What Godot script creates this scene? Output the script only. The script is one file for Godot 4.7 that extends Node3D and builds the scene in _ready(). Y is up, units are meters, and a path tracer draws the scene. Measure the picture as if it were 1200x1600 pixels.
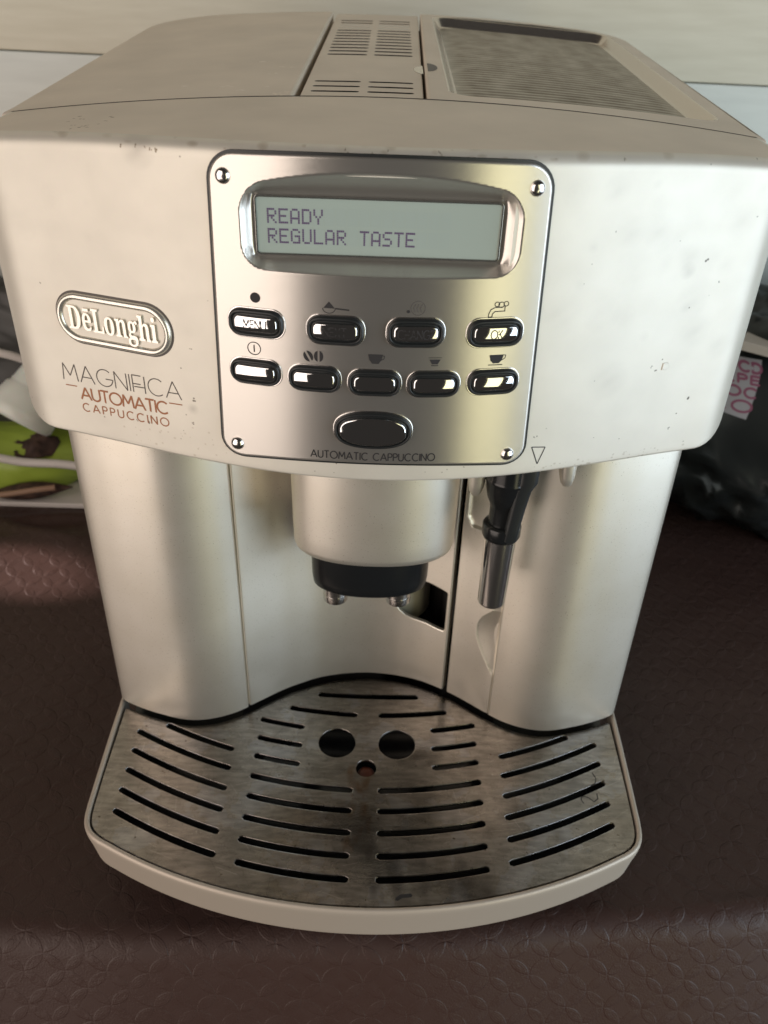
extends Node3D
# A bean-to-cup coffee machine on a dark embossed tablecloth in front of a boarded wall.
# Shapes are written in millimetres and turned into metres as vertices are added.

const MM := 0.001
var M := {}
var machine: Node3D
var no_uv: Callable

# ------------------------------------------------------------------ setting up
func _ready() -> void:
	var cam := Camera3D.new()
	cam.name = "camera"
	cam.position = Vector3(2.46, 384.57, 306.67) * MM
	cam.rotation = Vector3(-0.5723, -0.0072, 0.0361)
	cam.fov = 64.72
	cam.near = 0.01
	cam.far = 60.0
	var lens := CameraAttributesPhysical.new()
	lens.frustum_focal_length = 18.94
	lens.frustum_near = 0.01
	lens.frustum_far = 60.0
	lens.frustum_focus_distance = 0.30
	lens.exposure_aperture = 11.5
	cam.attributes = lens
	add_child(cam)
	cam.current = true

	var env := Environment.new()
	env.background_mode = Environment.BG_COLOR
	env.background_color = Color(0.024, 0.0215, 0.0195).linear_to_srgb()
	env.tonemap_mode = Environment.TONE_MAPPER_LINEAR
	env.tonemap_exposure = 1.28
	env.sdfgi_enabled = true
	env.ssao_enabled = true
	env.ssil_enabled = true
	var we := WorldEnvironment.new()
	we.name = "surroundings"
	we.environment = env
	add_child(we)

	# daylight through the openings behind the photographer
	window_light("left_window_light", Vector3(-1.32, 0.40, 1.23), Vector2(1.6, 2.5), Vector3(0, 0.2, 0), Color(1.0, 0.935, 0.89), 2.4)
	window_light("doorway_light", Vector3(0.88, 0.12, 1.42), Vector2(0.37, 1.75), Vector3(0, 0.2, 0), Color(1.0, 0.975, 0.78), 0.32)
	window_light("right_window_light", Vector3(1.5, 0.30, 0.75), Vector2(1.25, 1.6), Vector3(0, 0.25, 0), Color(0.88, 0.945, 1.0), 1.95)

	# a narrow shaft of daylight that falls on the cloth at the left of the machine
	var shaft := SpotLight3D.new()
	shaft.name = "daylight_shaft"
	shaft.light_color = Color(1.0, 0.89, 0.86)
	shaft.light_energy = 3.6
	shaft.spot_angle = 1.2
	shaft.spot_angle_attenuation = 0.35
	shaft.spot_range = 4.0
	shaft.light_size = 0.01
	shaft.shadow_enabled = true
	add_child(shaft)
	shaft.look_at_from_position(Vector3(-1.45, 0.62, -0.26), Vector3(-0.262, 0.0, -0.184))

	make_materials()
	build_wall()
	build_table()
	build_machine()
	build_clutter()


func window_light(called: String, at: Vector3, size: Vector2, to: Vector3, tint: Color, energy: float) -> void:
	var l := AreaLight3D.new()
	l.name = called
	l.area_size = size
	l.light_color = tint
	l.light_energy = energy
	l.area_range = 12.0
	l.shadow_enabled = true
	add_child(l)
	l.look_at_from_position(at, to)


# ------------------------------------------------------------------ materials
func mat(called: String, linear: Color, rough: float, metal := 0.0) -> StandardMaterial3D:
	var m := StandardMaterial3D.new()
	m.resource_name = called
	m.albedo_color = linear.linear_to_srgb()
	m.roughness = rough
	m.metallic = metal
	M[called] = m
	return m


func noise_tex(seed_: int, freq: float, lo: Color, hi: Color, octaves := 4, size := 512, mid := -1.0) -> NoiseTexture2D:
	var n := FastNoiseLite.new()
	n.seed = seed_
	n.frequency = freq
	n.fractal_octaves = octaves
	var t := NoiseTexture2D.new()
	t.width = size
	t.height = size
	t.seamless = true
	t.noise = n
	var g := Gradient.new()
	g.set_color(0, lo)
	g.set_color(1, hi)
	if mid > 0.0:
		g.set_offset(0, mid)
		g.set_offset(1, minf(mid + (0.3 if mid > 0.1 else 0.08), 1.0))
	t.color_ramp = g
	return t


func make_materials() -> void:
	var m: StandardMaterial3D
	m = mat("silver_paint", Color(0.74, 0.71, 0.64), 0.45, 0.35)
	m.albedo_texture = ImageTexture.create_from_image(front_image())
	m.roughness_texture = noise_tex(3, 0.02, Color(0.9, 0.9, 0.9), Color(1, 1, 1))
	m = mat("silver_body", Color(0.83, 0.785, 0.70), 0.42, 0.85)
	m.uv1_triplanar = true
	m.uv1_scale = Vector3(7, 7, 7)
	m.albedo_texture = noise_tex(5, 0.008, Color(0.96, 0.955, 0.94), Color(1, 1, 1), 5)
	m.heightmap_enabled = true
	m.heightmap_texture = noise_tex(51, 0.35, Color(0, 0, 0), Color(1, 1, 1), 2)
	m.heightmap_scale = 0.002
	m.detail_enabled = true
	m.detail_blend_mode = BaseMaterial3D.BLEND_MODE_MUL
	m.detail_albedo = noise_tex(53, 0.16, Color(0.55, 0.5, 0.43), Color(1, 1, 1), 2, 1024, 0.08)
	m = mat("dusty_silver", Color(0.83, 0.755, 0.67), 0.5, 0.25)
	m.albedo_texture = ImageTexture.create_from_image(top_image())
	m = mat("steel_plate", Color(0.66, 0.63, 0.585), 0.33, 0.87)
	m.anisotropy_enabled = true
	m.anisotropy = -0.8
	m.roughness_texture = noise_tex(8, 0.03, Color(0.92, 0.92, 0.92), Color(1, 1, 1), 3, 256)
	m.uv1_scale = Vector3(0.4, 14, 1)
	m.heightmap_enabled = true
	m.heightmap_texture = noise_tex(81, 0.06, Color(0, 0, 0), Color(1, 1, 1), 3, 512)
	m.heightmap_scale = 0.0009
	m = mat("steel_worn", Color(0.485, 0.465, 0.45), 0.32, 1.0)
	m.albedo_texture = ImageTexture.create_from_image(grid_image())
	m.roughness_texture = noise_tex(19, 0.012, Color(0.7, 0.7, 0.7), Color(1.0, 1.0, 1.0), 6, 512, 0.35)
	m.heightmap_enabled = true
	m.heightmap_texture = noise_tex(20, 0.12, Color(0, 0, 0), Color(1, 1, 1), 4, 1024)
	m.heightmap_scale = 0.002
	mat("tray_paint", Color(0.50, 0.435, 0.365), 0.5, 0.35)
	m = mat("warmer_steel", Color(0.50, 0.47, 0.425), 0.33, 0.85)
	m.uv1_triplanar = true
	m.uv1_scale = Vector3(6, 6, 6)
	m.albedo_texture = noise_tex(23, 0.02, Color(0.72, 0.70, 0.67), Color(1, 1, 1), 6, 512)
	mat("chrome", Color(0.80, 0.80, 0.80), 0.05, 1.0)
	mat("silver_bright", Color(0.74, 0.71, 0.64), 0.27, 0.8)
	mat("well_metal", Color(0.66, 0.61, 0.55), 0.24, 0.95)
	mat("chrome_soft", Color(0.80, 0.78, 0.76), 0.17, 1.0)
	m = mat("black_rubber", Color(0.014, 0.016, 0.017), 0.38)
	m = mat("black_plastic", Color(0.010, 0.011, 0.012), 0.2)
	mat("dark_gap", Color(0.012, 0.011, 0.010), 0.8)
	mat("print_dark", Color(0.022, 0.020, 0.021), 0.7)
	mat("print_faint", Color(0.11, 0.10, 0.095), 0.5)
	mat("print_grey", Color(0.10, 0.085, 0.075), 0.5)
	mat("print_copper", Color(0.34, 0.135, 0.06), 0.45, 0.2)
	m = mat("lcd", Color(0.37, 0.44, 0.40), 0.2)
	m.clearcoat_enabled = true
	m.clearcoat = 0.8
	m.clearcoat_roughness = 0.06
	mat("lcd_cell", Color(0.352, 0.42, 0.388), 0.22)
	mat("lcd_ink", Color(0.125, 0.09, 0.165), 0.35)
	m = mat("lcd_bezel", Color(0.5, 0.5, 0.47), 0.15, 0.9)
	m = mat("cloth", Color(0.050, 0.0265, 0.0215), 0.56)
	m.metallic_specular = 0.4
	m.roughness_texture = noise_tex(61, 0.02, Color(0.75, 0.75, 0.75), Color(1.0, 1.0, 1.0), 4, 256)
	m.uv1_scale = Vector3(1, 1, 1)
	m.heightmap_enabled = true
	m.heightmap_texture = ImageTexture.create_from_image(emboss_image())
	m.heightmap_scale = 0.045
	m = mat("wall_upper", Color(0.69, 0.66, 0.54), 0.55)
	m.uv1_triplanar = true
	m.uv1_world_triplanar = true
	m.uv1_scale = Vector3(0.9, 8, 0.9)
	m.albedo_texture = noise_tex(31, 0.03, Color(0.95, 0.945, 0.935), Color(1, 1, 1), 5, 512)
	m = mat("wall_lower", Color(0.70, 0.74, 0.70), 0.4)
	m.uv1_triplanar = true
	m.uv1_world_triplanar = true
	m.uv1_scale = Vector3(0.9, 6, 0.9)
	m.albedo_texture = noise_tex(33, 0.03, Color(0.95, 0.95, 0.95), Color(1, 1, 1), 5, 512)
	m = mat("lime_plastic", Color(0.33, 0.44, 0.06), 0.38)
	m = mat("white_plastic", Color(0.74, 0.78, 0.72), 0.3)
	m.subsurf_scatter_enabled = true
	m.subsurf_scatter_strength = 0.15
	mat("cable_white", Color(0.62, 0.58, 0.55), 0.45)
	m = mat("brown_scrap", Color(0.09, 0.045, 0.03), 0.7)
	m.uv1_triplanar = true
	m.uv1_scale = Vector3(20, 20, 20)
	m.albedo_texture = noise_tex(41, 0.02, Color(0.45, 0.4, 0.4), Color(1, 1, 1), 4, 256)
	mat("tan_strip", Color(0.28, 0.17, 0.11), 0.6)
	m = mat("grey_bag", Color(0.05, 0.05, 0.047), 0.5)
	m = mat("black_bag", Color(0.012, 0.014, 0.014), 0.36)
	mat("paper", Color(0.36, 0.33, 0.34), 0.6)
	mat("magenta_print", Color(0.26, 0.075, 0.125), 0.6)
	mat("red_float", Color(0.13, 0.035, 0.02), 0.4)
	mat("chute", Color(0.5, 0.48, 0.38), 0.35, 0.3)
	m = mat("table_wood", Color(0.12, 0.07, 0.04), 0.6)
	mat("carton", Color(0.40, 0.33, 0.27), 0.6)


# dirt and chips on the front, over x -150..150 and y 222..350
func front_image() -> Image:
	var im := Image.create(1200, 512, false, Image.FORMAT_RGB8)
	var n := FastNoiseLite.new()
	n.seed = 4
	n.frequency = 0.012
	n.fractal_octaves = 5
	for y in 512:
		for x in 1200:
			var v := 0.985 + 0.02 * n.get_noise_2d(x, y)
			im.set_pixel(x, y, Color(v, v * 0.995, v * 0.985))
	var rng := RandomNumberGenerator.new()
	rng.seed = 11
	for k in 90:
		var c := Vector2(rng.randf_range(10, 1190), rng.randf_range(8, 505))
		if k % 3 == 0:
			c.y = rng.randf_range(420, 508)
		elif k % 5 == 1:
			c.y = rng.randf_range(20, 46)
		speck(im, rng, c, rng.randf_range(0.35, 0.8), Color(0.42, 0.40, 0.36), rng.randi_range(1, 3))
	# larger chips and scuffs that the photograph shows
	for p in [[116.8, 307.5, 2.4], [123.9, 298.9, 1.4], [123.5, 252.5, 2.2], [106, 266.5, 1.6], [104, 268, 1.2], [108, 270.5, 1.0], [60.2, 244.2, 1.0], [61.5, 244.5, 1.0], [-68.5, 254, 2.4], [-69.5, 244, 1.8], [-88.5, 240.5, 2.0], [-93.5, 240.2, 1.5], [-72, 266, 1.0], [120, 246, 1.4], [118, 240, 1.3]]:
		speck(im, rng, px(p[0], p[1]), p[2] * 0.55, Color(0.33, 0.31, 0.28), 3)
	for k in 6:
		speck(im, rng, px(rng.randf_range(-88, -68), rng.randf_range(336.5, 341)), rng.randf_range(0.5, 1.0), Color(0.5, 0.45, 0.38), 3)
		speck(im, rng, px(rng.randf_range(-15, 30), rng.randf_range(342.5, 345)), rng.randf_range(0.4, 0.9), Color(0.45, 0.4, 0.34), 2)
	for k in 26:
		smudge(im, px(rng.randf_range(60, 135), rng.randf_range(255, 335)), rng.randf_range(8, 34), rng.randf_range(0.012, 0.05))
		smudge(im, px(rng.randf_range(-135, -62), rng.randf_range(235, 335)), rng.randf_range(6, 26), rng.randf_range(0.005, 0.02))
	for k in 90:
		var sx := rng.randf_range(-130, 130)
		rust(im, px(sx, rng.randf_range(341.5, 347.0)), rng.randf_range(2.0, 11.0), Color(0.62, 0.55, 0.47), rng.randf_range(0.06, 0.28), rng.randf_range(0.25, 0.6))
	for k in 40:
		rust(im, px(rng.randf_range(62, 128), rng.randf_range(228, 232)), rng.randf_range(1.0, 3.4), Color(0.58, 0.53, 0.46), 0.3, 0.7)
		rust(im, px(rng.randf_range(-100, -50), rng.randf_range(229, 242)), rng.randf_range(1.0, 3.0), Color(0.64, 0.58, 0.5), 0.25, 0.8)
	smudge(im, px(-79, 339.5), 26, 0.12)
	smudge(im, px(110, 304), 14, 0.10)
	smudge(im, px(-69, 250), 10, 0.12)
	return im


func px(x: float, y: float) -> Vector2:
	return Vector2((x + 150.0) * 4.0, (350.0 - y) * 4.0)


func speck(im: Image, rng: RandomNumberGenerator, c: Vector2, r: float, tint: Color, lumps: int) -> void:
	for k in lumps:
		var o := c + Vector2(rng.randf_range(-1, 1), rng.randf_range(-1, 1)) * r * 2.0
		var rr := r * rng.randf_range(0.6, 1.2)
		for y in range(int(o.y - rr - 1), int(o.y + rr + 2)):
			for x in range(int(o.x - rr - 1), int(o.x + rr + 2)):
				if x >= 0 and y >= 0 and x < im.get_width() and y < im.get_height():
					var a := clampf(rr + 0.5 - Vector2(x, y).distance_to(o), 0, 1) * 0.85
					im.set_pixel(x, y, im.get_pixel(x, y).lerp(tint, a))


func smudge(im: Image, c: Vector2, r: float, strength: float) -> void:
	for y in range(maxi(0, int(c.y - r)), mini(im.get_height(), int(c.y + r))):
		for x in range(maxi(0, int(c.x - r)), mini(im.get_width(), int(c.x + r))):
			var a := clampf(1.0 - Vector2(x, y).distance_to(c) / r, 0, 1)
			var old := im.get_pixel(x, y)
			im.set_pixel(x, y, old.darkened(strength * a * (0.8 + 0.2 * sin(x * 0.17 + y * 0.23))))


# dust on the top, over x -150..150 and z -310..50
func top_image() -> Image:
	var im := Image.create(900, 1080, false, Image.FORMAT_RGB8)
	var n := FastNoiseLite.new()
	n.seed = 9
	n.frequency = 0.006
	n.fractal_octaves = 5
	for y in 1080:
		for x in 900:
			var v := 0.94 + 0.045 * n.get_noise_2d(x, y)
			im.set_pixel(x, y, Color(v, v * 0.99, v * 0.97))
	var rng := RandomNumberGenerator.new()
	rng.seed = 21
	for k in 60:
		speck(im, rng, Vector2(rng.randf_range(20, 880), rng.randf_range(20, 800)), rng.randf_range(0.6, 1.7), Color(1, 1, 1), 2)
	for k in 9:
		speck(im, rng, Vector2(rng.randf_range(60, 330), rng.randf_range(520, 780)), rng.randf_range(1.6, 3.2), Color(1, 1, 1), 3)
	for k in 14:
		speck(im, rng, Vector2(330 + rng.randf_range(-14, 8), 785 + rng.randf_range(-22, 8)), rng.randf_range(0.8, 2.2), Color(1, 0.99, 0.97), 2)
		speck(im, rng, Vector2(rng.randf_range(110, 160), rng.randf_range(880, 960)), rng.randf_range(0.7, 1.4), Color(0.5, 0.45, 0.4), 2)
	return im


# wear on the drip grid, over x -140..140 and z -40..115
func grid_image() -> Image:
	var w := 1120
	var h := 620
	var im := Image.create(w, h, false, Image.FORMAT_RGB8)
	var n := FastNoiseLite.new()
	n.seed = 71
	n.frequency = 0.007
	n.fractal_octaves = 6
	n.fractal_gain = 0.6
	var f := FastNoiseLite.new()
	f.seed = 72
	f.frequency = 0.05
	f.fractal_octaves = 4
	for y in h:
		for x in w:
			var a := n.get_noise_2d(x, y)
			var v := 0.84 + 0.13 * a + 0.13 * f.get_noise_2d(x * 0.35, y * 1.6)
			# dried edges of old puddles
			v -= 0.10 * exp(-pow((a - 0.12) / 0.018, 2)) + 0.07 * exp(-pow((a + 0.16) / 0.014, 2))
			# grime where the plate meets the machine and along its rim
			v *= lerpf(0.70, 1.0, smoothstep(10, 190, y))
			var c := Color(v, v * 0.98, v * 0.955)
			if a > 0.2:
				c = c.lerp(Color(v * 0.98, v * 0.99, v * 1.02), 0.6)
			im.set_pixel(x, y, c)
	var rng := RandomNumberGenerator.new()
	rng.seed = 77
	for k in 620:
		var p := Vector2(rng.randf_range(0, w), rng.randf_range(60, h))
		var d := Vector2.RIGHT.rotated(rng.randf_range(-0.5, 0.5) if k % 3 else rng.randf_range(0, TAU))
		var l := rng.randf_range(6, 60)
		var tone := rng.randf_range(-0.12, 0.2)
		for i in int(l):
			var q := p + d * i
			if q.x >= 0 and q.y >= 0 and q.x < w and q.y < h:
				var o := im.get_pixelv(Vector2i(q))
				im.set_pixelv(Vector2i(q), Color(o.r + tone, o.g + tone, o.b + tone))
	for k in 150:
		speck(im, rng, Vector2(rng.randf_range(20, w - 20), rng.randf_range(60, h - 10)), rng.randf_range(0.5, 1.3), Color(0.35, 0.28, 0.22) if k % 2 else Color(1, 1, 1), 2)
	# rusty runs between the holes and the front, dark smears at the front
	for k in 34:
		var p := Vector2(550 + rng.randf_range(-26, 20), rng.randf_range(290, 470))
		rust(im, p, rng.randf_range(3, 11), Color(0.60, 0.42, 0.28), 0.2)
	for k in 26:
		rust(im, Vector2(rng.randf_range(40, 1080), rng.randf_range(80, 560)), rng.randf_range(4, 16), Color(0.50, 0.46, 0.42), 0.16)
	for k in 30:
		rust(im, Vector2(rng.randf_range(560, 800), rng.randf_range(480, 600)), rng.randf_range(5, 24), Color(0.40, 0.38, 0.38), 0.22)
	return im


func rust(im: Image, c: Vector2, r: float, tint: Color, strength: float, tall := 2.0) -> void:
	for y in range(maxi(0, int(c.y - tall * r - 1)), mini(im.get_height(), int(c.y + tall * r + 2))):
		for x in range(maxi(0, int(c.x - r)), mini(im.get_width(), int(c.x + r))):
			var d := Vector2((x - c.x) / r, (y - c.y) / (tall * r)).length()
			if d < 1.0:
				im.set_pixel(x, y, im.get_pixel(x, y).lerp(tint, strength * (1.0 - d * d)))


# overlapping circles pressed into the vinyl, one period of the lattice
func emboss_image() -> Image:
	var tile := emboss_tile(200)
	var n := FastNoiseLite.new()
	n.seed = 83
	n.frequency = 0.006
	n.fractal_octaves = 4
	var f := FastNoiseLite.new()
	f.seed = 84
	f.frequency = 0.045
	f.fractal_octaves = 3
	var im := Image.create(1000, 1000, false, Image.FORMAT_RGB8)
	for y in 1000:
		for x in 1000:
			var edge := smoothstep(0.0, 60.0, minf(minf(x, 999 - x), minf(y, 999 - y)))
			var h := tile.get_pixel(x % 200, y % 200).r * clampf(0.62 + 0.9 * n.get_noise_2d(x, y) * edge, 0.12, 1.0)
			h = clampf(h * 0.85 + 0.05 + 0.14 * f.get_noise_2d(x, y) * edge, 0, 1)
			im.set_pixel(x, y, Color(h, h, h))
	return im


func emboss_tile(s: int) -> Image:
	var im := Image.create(s, s, false, Image.FORMAT_RGB8)
	var r := 0.5 * sqrt(2.0)
	for y in s:
		for x in s:
			var p := Vector2((x + 0.5) / s, (y + 0.5) / s)
			var near := 9.0
			var second := 9.0
			for i in range(-1, 3):
				for j in range(-1, 3):
					var d := p.distance_to(Vector2(i, j))
					if d < near:
						second = near
						near = d
					elif d < second:
						second = d
			var t := clampf((r - second) / (r - 0.5), 0, 1)
			var h := 0.0
			if t > 0:
				h = 0.62 * smoothstep(0.0, 0.30, t) + 0.30 * t + 0.16 * (0.5 - 0.5 * cos(t * TAU * 2.5))
			h += 0.22 * exp(-pow((near - r * 0.62) / 0.03, 2)) * (1.0 if t <= 0 else 0.0)
			h = clampf(h * 0.9, 0, 1)
			im.set_pixel(x, y, Color(h, h, h))
	return im


# ------------------------------------------------------------------ objects
func begin() -> SurfaceTool:
	var st := SurfaceTool.new()
	st.begin(Mesh.PRIMITIVE_TRIANGLES)
	return st


func obj(called: String, st: SurfaceTool, m: String, parent: Node = null) -> MeshInstance3D:
	var o := MeshInstance3D.new()
	o.name = called
	o.mesh = st.commit()
	o.material_override = M[m]
	if parent == null:
		parent = self
	parent.add_child(o, true)
	var k := 1
	return o


func thing(called: String, label: String, category: String, group := "") -> Node3D:
	var o := Node3D.new()
	o.name = called
	add_child(o, true)
	tag(o, label, category, group)
	return o


func tag(o: Node, label: String, category: String, group := "") -> Node:
	o.set_meta("label", label)
	o.set_meta("category", category)
	if group != "":
		o.set_meta("group", group)
	return o


# ------------------------------------------------------------------ mesh helpers
func tri(st: SurfaceTool, a: Vector3, b: Vector3, c: Vector3, na: Vector3, nb: Vector3, nc: Vector3, ua := Vector2.ZERO, ub := Vector2.ZERO, uc := Vector2.ZERO) -> void:
	if (c - a).cross(b - a).dot(na + nb + nc) < 0.0:
		var t := b; b = c; c = t
		t = nb; nb = nc; nc = t
		var w := ub; ub = uc; uc = w
	st.set_normal(na); st.set_uv(ua); st.add_vertex(a * MM)
	st.set_normal(nb); st.set_uv(ub); st.add_vertex(b * MM)
	st.set_normal(nc); st.set_uv(uc); st.add_vertex(c * MM)


func flat_tri(st: SurfaceTool, a: Vector3, b: Vector3, c: Vector3, hint: Vector3) -> void:
	var n := (b - a).cross(c - a).normalized()
	if n.dot(hint) < 0:
		n = -n
	tri(st, a, b, c, n, n, n)


# rows of points joined into one smooth sheet; away is a point behind the sheet
func sheet(st: SurfaceTool, rows: Array, away: Vector3, closed := false, uvf: Callable = no_uv, gap := Rect2()) -> void:
	var nr := rows.size()
	var nc: int = rows[0].size()
	var normals := []
	var total := 0.0
	for i in nr:
		var line := PackedVector3Array()
		for j in nc:
			var j0 := (j - 1 + nc) % nc if closed else maxi(j - 1, 0)
			var j1 := (j + 1) % nc if closed else mini(j + 1, nc - 1)
			var du: Vector3 = rows[i][j1] - rows[i][j0]
			var dv: Vector3 = rows[mini(i + 1, nr - 1)][j] - rows[maxi(i - 1, 0)][j]
			if du.length_squared() < 1e-9:
				var k := mini(i + 1, nr - 1) if i < nr / 2 else maxi(i - 1, 0)
				du = rows[k][j1] - rows[k][j0]
			var n := du.cross(dv).normalized()
			line.append(n)
			total += n.dot((rows[i][j] as Vector3) - away)
		normals.append(line)
	var s := 1.0 if total >= 0 else -1.0
	for i in nr - 1:
		for j in (nc if closed else nc - 1):
			var k := (j + 1) % nc
			var a: Vector3 = rows[i][j]
			var b: Vector3 = rows[i][k]
			var c: Vector3 = rows[i + 1][k]
			var d: Vector3 = rows[i + 1][j]
			if gap.has_area() and a.z > 0 and gap.has_point(Vector2(a.x, a.y)) and gap.has_point(Vector2(c.x, c.y)):
				continue
			var ua := uv_of(uvf, a)
			var uc := uv_of(uvf, c)
			tri(st, a, b, c, normals[i][j] * s, normals[i][k] * s, normals[i + 1][k] * s, ua, uv_of(uvf, b), uc)
			tri(st, a, c, d, normals[i][j] * s, normals[i + 1][k] * s, normals[i + 1][j] * s, ua, uc, uv_of(uvf, d))


func uv_of(uvf: Callable, p: Vector3) -> Vector2:
	return uvf.call(p) if uvf.is_valid() else Vector2(p.x, p.y) * 0.01


func front_uv(p: Vector3) -> Vector2:
	return Vector2((p.x + 150.0) / 300.0, (350.0 - p.y) / 128.0)


func grid_uv(p: Vector3) -> Vector2:
	return Vector2((p.x + 140.0) / 280.0, (p.z + 40.0) / 155.0)


func top_uv(p: Vector3) -> Vector2:
	return Vector2((p.x + 150.0) / 300.0, (p.z + 310.0) / 360.0)


# the part of a curved face fn(u, v) inside an outline and outside its holes
func patch(st: SurfaceTool, outline: PackedVector2Array, holes: Array, step: Vector2, fn: Callable, hint: Vector3, uvf: Callable = no_uv) -> void:
	outline = turned(outline)
	holes = holes.map(turned)
	var lo := outline[0]
	var hi := outline[0]
	for p in outline:
		lo = lo.min(p)
		hi = hi.max(p)
	var nu := maxi(1, ceili((hi.x - lo.x) / step.x))
	var nv := maxi(1, ceili((hi.y - lo.y) / step.y))
	var su := (hi.x - lo.x) / nu
	var sv := (hi.y - lo.y) / nv
	var cut := {}
	var loops := [outline]
	loops.append_array(holes)
	for loop in loops:
		for k in loop.size():
			var a: Vector2 = loop[k]
			var b: Vector2 = loop[(k + 1) % loop.size()]
			var n := maxi(1, ceili(maxf(absf(b.x - a.x) / su, absf(b.y - a.y) / sv) * 6.0))
			for i in n + 1:
				var p := a.lerp(b, float(i) / n)
				for e in [Vector2(1e-3, 1e-3), Vector2(-1e-3, -1e-3), Vector2(1e-3, -1e-3), Vector2(-1e-3, 1e-3)]:
					cut[Vector2i(floori((p.x + e.x - lo.x) / su), floori((p.y + e.y - lo.y) / sv))] = true
	var pos := []
	var nor := []
	for i in nu + 1:
		var cp := PackedVector3Array()
		var cn := PackedVector3Array()
		for j in nv + 1:
			var u := lo.x + su * i
			var v := lo.y + sv * j
			cp.append(fn.call(u, v))
			cn.append(normal_at(fn, u, v, hint))
		pos.append(cp)
		nor.append(cn)
	for i in nu:
		for j in nv:
			var u := lo.x + su * i
			var v := lo.y + sv * j
			if cut.has(Vector2i(i, j)):
				var cell := PackedVector2Array([Vector2(u, v), Vector2(u + su, v), Vector2(u + su, v + sv), Vector2(u, v + sv)])
				var bits: Array = Geometry2D.intersect_polygons(cell, outline)
				for h in holes:
					if not reaches(h, u, v, su, sv):
						continue
					var left := []
					for b in bits:
						left.append_array(Geometry2D.clip_polygons(b, h))
					bits = left
				for b in bits:
					fill(st, b, fn, hint, uvf)
			else:
				var mid := Vector2(u + su / 2, v + sv / 2)
				if not Geometry2D.is_point_in_polygon(mid, outline):
					continue
				var gone := false
				for h in holes:
					if reaches(h, u, v, su, sv) and Geometry2D.is_point_in_polygon(mid, h):
						gone = true
						break
				if gone:
					continue
				var a: Vector3 = pos[i][j]
				var b2: Vector3 = pos[i + 1][j]
				var c: Vector3 = pos[i + 1][j + 1]
				var d: Vector3 = pos[i][j + 1]
				var ua := uv_of(uvf, a)
				var uc := uv_of(uvf, c)
				tri(st, a, b2, c, nor[i][j], nor[i + 1][j], nor[i + 1][j + 1], ua, uv_of(uvf, b2), uc)
				tri(st, a, c, d, nor[i][j], nor[i + 1][j + 1], nor[i][j + 1], ua, uc, uv_of(uvf, d))


func turned(loop: PackedVector2Array) -> PackedVector2Array:
	var out := loop.duplicate()
	if Geometry2D.is_polygon_clockwise(out):
		out.reverse()
	return out


func reaches(h: PackedVector2Array, u: float, v: float, su: float, sv: float) -> bool:
	var lo := h[0]
	var hi := h[0]
	for p in h:
		lo = lo.min(p)
		hi = hi.max(p)
	return lo.x < u + su and hi.x > u and lo.y < v + sv and hi.y > v


func fill(st: SurfaceTool, poly: PackedVector2Array, fn: Callable, hint: Vector3, uvf: Callable = no_uv) -> void:
	if poly.size() < 3 or Geometry2D.is_polygon_clockwise(poly):
		return
	var idx := Geometry2D.triangulate_polygon(poly)
	for k in range(0, idx.size(), 3):
		var q := []
		var n := []
		for t in 3:
			var p := poly[idx[k + t]]
			q.append(fn.call(p.x, p.y))
			n.append(normal_at(fn, p.x, p.y, hint))
		tri(st, q[0], q[1], q[2], n[0], n[1], n[2], uv_of(uvf, q[0]), uv_of(uvf, q[1]), uv_of(uvf, q[2]))


func normal_at(fn: Callable, u: float, v: float, hint: Vector3) -> Vector3:
	var e := 0.05
	var a: Vector3 = fn.call(u + e, v)
	var b: Vector3 = fn.call(u - e, v)
	var c: Vector3 = fn.call(u, v + e)
	var d: Vector3 = fn.call(u, v - e)
	var n := (a - b).cross(c - d).normalized()
	return n if n.dot(hint) >= 0 else -n


# an outline moved inwards (or outwards when d < 0), point by point
func inset(loop: PackedVector2Array, d: float) -> PackedVector2Array:
	var out := PackedVector2Array()
	var s := -1.0 if Geometry2D.is_polygon_clockwise(loop) else 1.0
	var n := loop.size()
	for k in n:
		var e0 := (loop[k] - loop[(k - 1 + n) % n]).normalized()
		var e1 := (loop[(k + 1) % n] - loop[k]).normalized()
		var m0 := Vector2(-e0.y, e0.x) * s
		var m1 := Vector2(-e1.y, e1.x) * s
		var m := (m0 + m1).normalized()
		out.append(loop[k] + m * d / maxf(0.35, m.dot(m0)))
	return out


# a plate lying on fn3(u, v, lift): top with a rounded edge, and a wall going down
func slab(st: SurfaceTool, outline: PackedVector2Array, holes: Array, step: Vector2, fn3: Callable, r: float, depth: float, hint: Vector3, uvf: Callable = no_uv, hole_r := 0.0, hole_depth := 0.0) -> void:
	outline = dense(outline, maxf(step.x, step.y))
	holes = holes.map(func(h): return dense(h, maxf(step.x, step.y)))
	var open := []
	for h in holes:
		open.append(inset(h, -hole_r) if hole_r > 0 else h)
	patch(st, inset(outline, r), open, step, func(u, v): return fn3.call(u, v, 0.0), hint, uvf)
	rim(st, outline, fn3, r, depth, uvf)
	for h in holes:
		rim(st, h, fn3, -hole_r, hole_depth if hole_depth > 0 else depth, uvf)


func dense(loop: PackedVector2Array, most: float) -> PackedVector2Array:
	var out := PackedVector2Array()
	most = minf(most, 5.0)
	for k in loop.size():
		var a := loop[k]
		var b := loop[(k + 1) % loop.size()]
		var n := clampi(int(a.distance_to(b) / most), 1, 80)
		for i in n:
			out.append(a.lerp(b, float(i) / n))
	return out


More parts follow.
